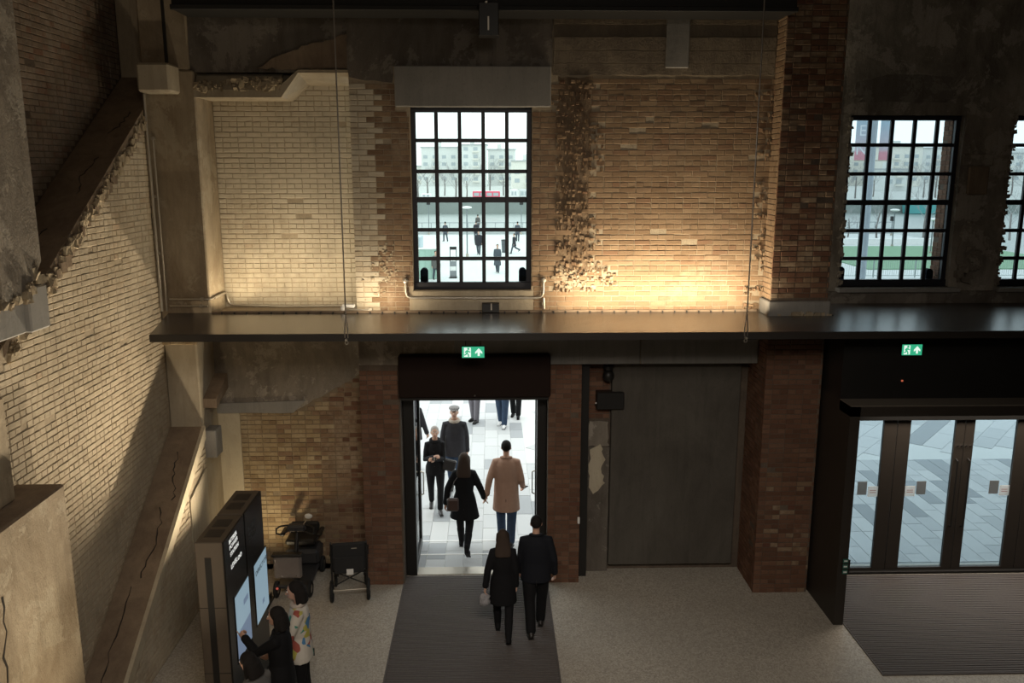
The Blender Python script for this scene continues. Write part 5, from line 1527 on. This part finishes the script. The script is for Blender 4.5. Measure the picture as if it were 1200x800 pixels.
    if hi and face:
        for sx in (-1, 1):
            q = MB(); hball(q, (sx*.029, .096, 1.665), (.011, .008, .008), 10, 6); e = q.build('eye', M['white'], root, True)
            q = MB(); hball(q, (sx*.029, .1025, 1.665), (.0055, .003, .0055), 8, 6); q.build('iris', M['rubber'], e, True)
            q = MB(); q.tube([HP((sx*.016, .102, 1.685)), HP((sx*.044, .092, 1.684))], .0045*s, 6, 'round'); q.build('eyebrow', hm, root, True)
        q = MB(); q.tube([HP((-.022, .099, 1.585)), HP((0, .106, 1.587)), HP((.022, .099, 1.585))], [.004*s, .006*s, .004*s], 8, 'round'); q.build('mouth', plain('lips', (.36,.15,.13), .5), root, True)
    root['handL'] = [0, 0, 0]
    del root['handL']
    Rw = Matrix.Rotation(math.radians(head), 3, 'Z')
    W = lambda p: Vector((x, y, 0)) + Rw @ T(p)
    return root, {k: W(v) for k, v in J.items()}, W
cloth = lambda n, c, v=.12: plain(n, c, .85, 0, v, 14, .2)
BLACK = cloth('black_wool', (.007, .007, .008)); NAVY = cloth('dark_navy_cloth', (.009, .010, .014)); FARC = cloth('hazed_slate_cloth', (.075, .085, .10)); DENIM = cloth('blue_denim', (.032, .052, .092), .3)  # FARC is lightened so its colour carries the haze of distance
CAMEL = cloth('camel_wool', (.36, .225, .165)); GREYW = cloth('grey_cloth', (.16, .15, .17)); DKHAIR = cloth('dark_brown_hair', (.012, .010, .009)); BRHAIR = cloth('brown_hair', (.045, .031, .024))
GREYHAIR = cloth('grey_hair', (.34, .31, .29)); LEATHER = plain('dark_leather', (.018, .015, .014), .4); FUR = cloth('pale_fleece', (.42, .36, .31), .3); TWEED = cloth('grey_tweed', (.24, .23, .23), .4)
SNEAK = plain('white_trainer', (.62, .62, .62), .6); COATGREY = cloth('grey_jacket', (.10, .095, .09)); JACKET = cloth('charcoal_jacket', (.035, .034, .040), .3)
def printmat():
    m, nt, b = newmat('patterned_jacket')
    v = nt.nodes.new('ShaderNodeTexVoronoi'); v.inputs['Scale'].default_value = 13
    tc = nt.nodes.new('ShaderNodeTexCoord'); nt.links.new(tc.outputs['Object'], v.inputs['Vector'])
    sp = nt.nodes.new('ShaderNodeSeparateColor'); nt.links.new(v.outputs['Color'], sp.inputs[0])
    c = ramp(nt, sp.outputs[0], [(0, (.50,.46,.40)), (.50, (.55,.50,.44)), (.51, (.05,.22,.16)), (.60, (.06,.18,.34)), (.68, (.42,.38,.08)), (.77, (.30,.07,.05)), (.86, (.52,.48,.42))])
    c.node.color_ramp.interpolation = 'CONSTANT'
    nt.links.new(c, b.inputs['Base Color']); b.inputs['Roughness'].default_value = .8
    return m
PRINT = printmat()
# the couple walking out over the mat
wx, wy = .14, 10.84
nw, Jn, Wn = person(wx, wy, 0, 1.57, 'woman in a black coat carrying a small grey bag, walking out on the mat', (16, 6, 0), (-12, 18, 38), armR=(-8, 8, 14), handL=(-.13, 10.77, .66),
    coat=BLACK, hem=.58, flare=.03, trousers=BLACK, shoes=BLACK, boots=True, hair='long', hairmat=BRHAIR, female=True)
nm, Jm, Wm = person(.60, 10.98, 0, 1.71, 'man in a dark jacket and trousers walking out on the mat', (-10, 14, 22), (12, 4, 0), armL=(8, 6, 12), armR=(-6, 14, 24), coat=NAVY, hem=.80, trousers=BLACK, shoes=LEATHER, hairmat=DKHAIR, wide=1.08)
h = Jn['handL']
bg = MB(); bx, bz = h.x-.005, h.z-.13
bg.zloft([(bz-.085, bx, h.y, .04, .03), (bz-.07, bx-.004, h.y, .07, .045), (bz-.02, bx+.006, h.y, .078, .052), (bz+.02, bx-.006, h.y, .066, .046), (bz+.05, bx+.01, h.y, .072, .04), (bz+.075, bx, h.y, .05, .022), (bz+.085, bx, h.y, .045, .014)], 18, 0, 2.6)
bag = tag(auto_smooth(bg.build('handbag', plain('grey_patterned_fabric', (.27, .26, .27), .8, 0, .7, 22)), 80), 'small grey patterned bag in the hand of the woman on the mat', 'bag')
MB().tube([h+Vector((-.05, 0, -.07)), h+Vector((-.03, 0, .0)), h+Vector((.02, 0, .0)), h+Vector((.045, 0, -.07))], .007, 6).build('strap', GREYW, bag)
# the pair holding hands just outside
mid = (-.13, 13.74, .80)
ww, Jw, Ww = person(-.47, 13.62, -4, 1.74, 'woman with long hair in a black coat, hand in hand outside the door', (14, 4, 0), (-16, 34, 52), armL=(-14, 26, 10), handR=(mid[0]-.015, mid[1], mid[2]+.10), coat=BLACK, hem=.62, flare=.08, trousers=BLACK, shoes=BLACK, boots=True, hair='long', hairmat=BRHAIR, female=True)
cm, Jc, Wc = person(.24, 13.85, -3, 1.84, 'man in a camel coat, hand in hand outside the door', (9, 3, 0), (-9, 10, 20), handL=(mid[0]+.02, mid[1], mid[2]+.10), armR=(-4, 14, 48), coat=CAMEL, hem=.58, flare=.03, trousers=DENIM, shoes=LEATHER, hairmat=DKHAIR, wide=1.04)
hb_ = tag(MB().bbox(-.10, .10, -.05, .05, -.11, .11, .025).build('handbag', plain('brown_leather', (.06, .035, .028), .5)), 'dark brown bag at the hip of the long-haired woman outside', 'bag')
hb_.location = Ww((-.17, -.25, .93)); 
MB().tube([(-.06, 0, .1), (.02, .12, .36), (.16, .2, .52)], .008, 6).build('strap', LEATHER, hb_)
ph = tag(MB().bbox(-.035, .035, -.006, .006, -.07, .07, .004).build('phone', M['black_metal']), 'dark phone in the hand of the man in the camel coat', 'phone')
ph.location = Jc['handR'] + Vector((.03, .03, .0)); ph.rotation_euler = (.9, .3, .4)
MB().box(-.03, .03, -.008, -.006, -.06, .06).build('display', M['totem_black'], ph)
# the two coming in
gx, gy = -1.07, 15.3
gw, Jg, Wg = person(gx, gy, 186, 1.66, 'grey-haired woman in black walking towards the door, hands together', (14, 8, 0), (-10, 16, 26), handL=(gx+.02, gy-.27, 1.13), handR=(gx-.02, gy-.26, 1.16), coat=BLACK, hem=.80, flare=.02, trousers=BLACK, shoes=LEATHER, hair='short', hairmat=GREYHAIR, female=True, collar=BLACK)
cp = tag(MB().bbox(-.04, .04, -.02, .02, -.03, .03, .008).build('small_camera', M['black_metal']), 'small dark camera in the hands of the grey-haired woman', 'camera')
cp.location = (gx+.01, gy-.36, 1.17)
MB().cyl((0, -.025, 0), .018, .02, 'y', 12).build('lens', M['galv'], cp)
kb = tag(MB().bbox(-.12, .12, -.05, .05, -.12, .10, .02).build('shoulder_bag', LEATHER), 'black shoulder bag at the side of the grey-haired woman', 'bag')
kb.location = (gx+.27, gy-.06, .95); kb.rotation_euler = (0, .25, 0)
MB().tube([(-.1, 0, .08), (-.16, .0, .30), (-.2, .02, .52)], .008, 6).build('strap', LEATHER, kb)
person(-.74, 16.2, 178, 1.79, 'man in a flat cap and fleece-collared jacket walking towards the door', (12, 6, 0), (-10, 14, 24), armL=(-10, 9, 14), armR=(10, 10, 18), coat=JACKET, hem=.78, trousers=DENIM, shoes=LEATHER, hairmat=GREYHAIR, hat=TWEED, collar=FUR, wide=1.08)
person(-1.68, 17.4, -30, 1.78, 'person in a dark coat half hidden by the swung-out door leaf', (12, 6, 0), (-12, 16, 24), armR=(10, 14, 12), coat=JACKET, hem=.75, trousers=BLACK, shoes=LEATHER, hairmat=DKHAIR)
person(-.45, 21.1, 150, 1.75, 'person in grey trousers standing far off beyond the door head', (3, 2, 0), (-4, 4, 0), coat=JACKET, hem=.82, trousers=GREYW, shoes=LEATHER, hairmat=DKHAIR)
person(.26, 20.7, 165, 1.76, 'person in blue jeans and white trainers beyond the door head', (8, 3, 0), (-8, 8, 10), coat=COATGREY, hem=.85, trousers=DENIM, shoes=SNEAK, hairmat=DKHAIR)
person(.62, 21.5, 170, 1.74, 'person in black trousers beside the one in white trainers', (6, 3, 0), (-6, 6, 8), coat=BLACK, hem=.85, trousers=BLACK, shoes=BLACK, hairmat=DKHAIR)
# at the totem
pt = at(296, 729, X=-2.80)
person(-2.36, 8.66, 84, 1.66, 'woman in black pointing at the screen of the lettered totem', (2, 2, 0), (-4, 4, 0), handL=(-2.76, 8.72, 1.27), armR=(6, 6, 20), coat=BLACK, hem=.70, trousers=BLACK, shoes=LEATHER, hair='bob', hairmat=DKHAIR, female=True, nod=8)
person(-2.27, 9.20, 100, 1.69, 'person in a white jacket with a bright print beside the totem', (3, 2, 0), (-3, 3, 0), armL=(24, 8, 30), armR=(4, 8, 12), coat=PRINT, hem=.78, trousers=BLACK, shoes=BLACK, hair='bob', hairmat=DKHAIR, female=True, nod=10, wide=1.1, collar=FUR)
person(-2.40, 7.86, 62, 1.58, 'dark-haired person in a grey jacket nearest the totem end', (3, 2, 0), (-3, 3, 0), armL=(14, 8, 30), armR=(14, 8, 30), coat=COATGREY, hem=.72, trousers=BLACK, shoes=BLACK, hair='bob', hairmat=DKHAIR, lean=.10, nod=18, wide=1.1)
# far out on the plaza
gp = 'people far out on the plaza'
def far(px, py, head, H, label, coat, legs=((14, 6, 0), (-12, 14, 20)), hem=.7, **k):
    p = at(px, py, Z=0)
    person(p.x, p.y, head, H, label, legs[0], legs[1], (12, 8, 10), (-12, 8, 10), coat=coat, hem=hem, trousers=k.pop('trousers', FARC), shoes=BLACK, hairmat=DKHAIR, hi=False, group=gp, **k)
far(583, 319.5, 170, 1.78, 'person in a long dark coat walking near the notice stand side', FARC, hem=.45)
far(561, 298.5, 175, 1.80, 'person in a dark puffy coat in the middle of the plaza', JACKET, wide=1.25)
far(558, 282, 10, 1.75, 'person in grey just behind the puffy-coated one', JACKET)
far(602.5, 297, 120, 1.6, 'person in black striding beside the litter bin', JACKET, ((34, 20, 0), (-26, 40, 40)))
far(606.5, 283, 0, 1.76, 'person standing at the promenade wall by the window frame', FARC)
far(560, 271.5, 0, 1.75, 'small figure at the riverside wall in the middle of the window', COATGREY)
far(522, 283, 30, 1.75, 'dark figure behind the hoarding end', FARC)
far(511, 328, 200, 1.70, 'person in grey passing the green hoarding', COATGREY)
bpy.data.scenes.remove(TMP); bpy.data.scenes.remove(BENCH)
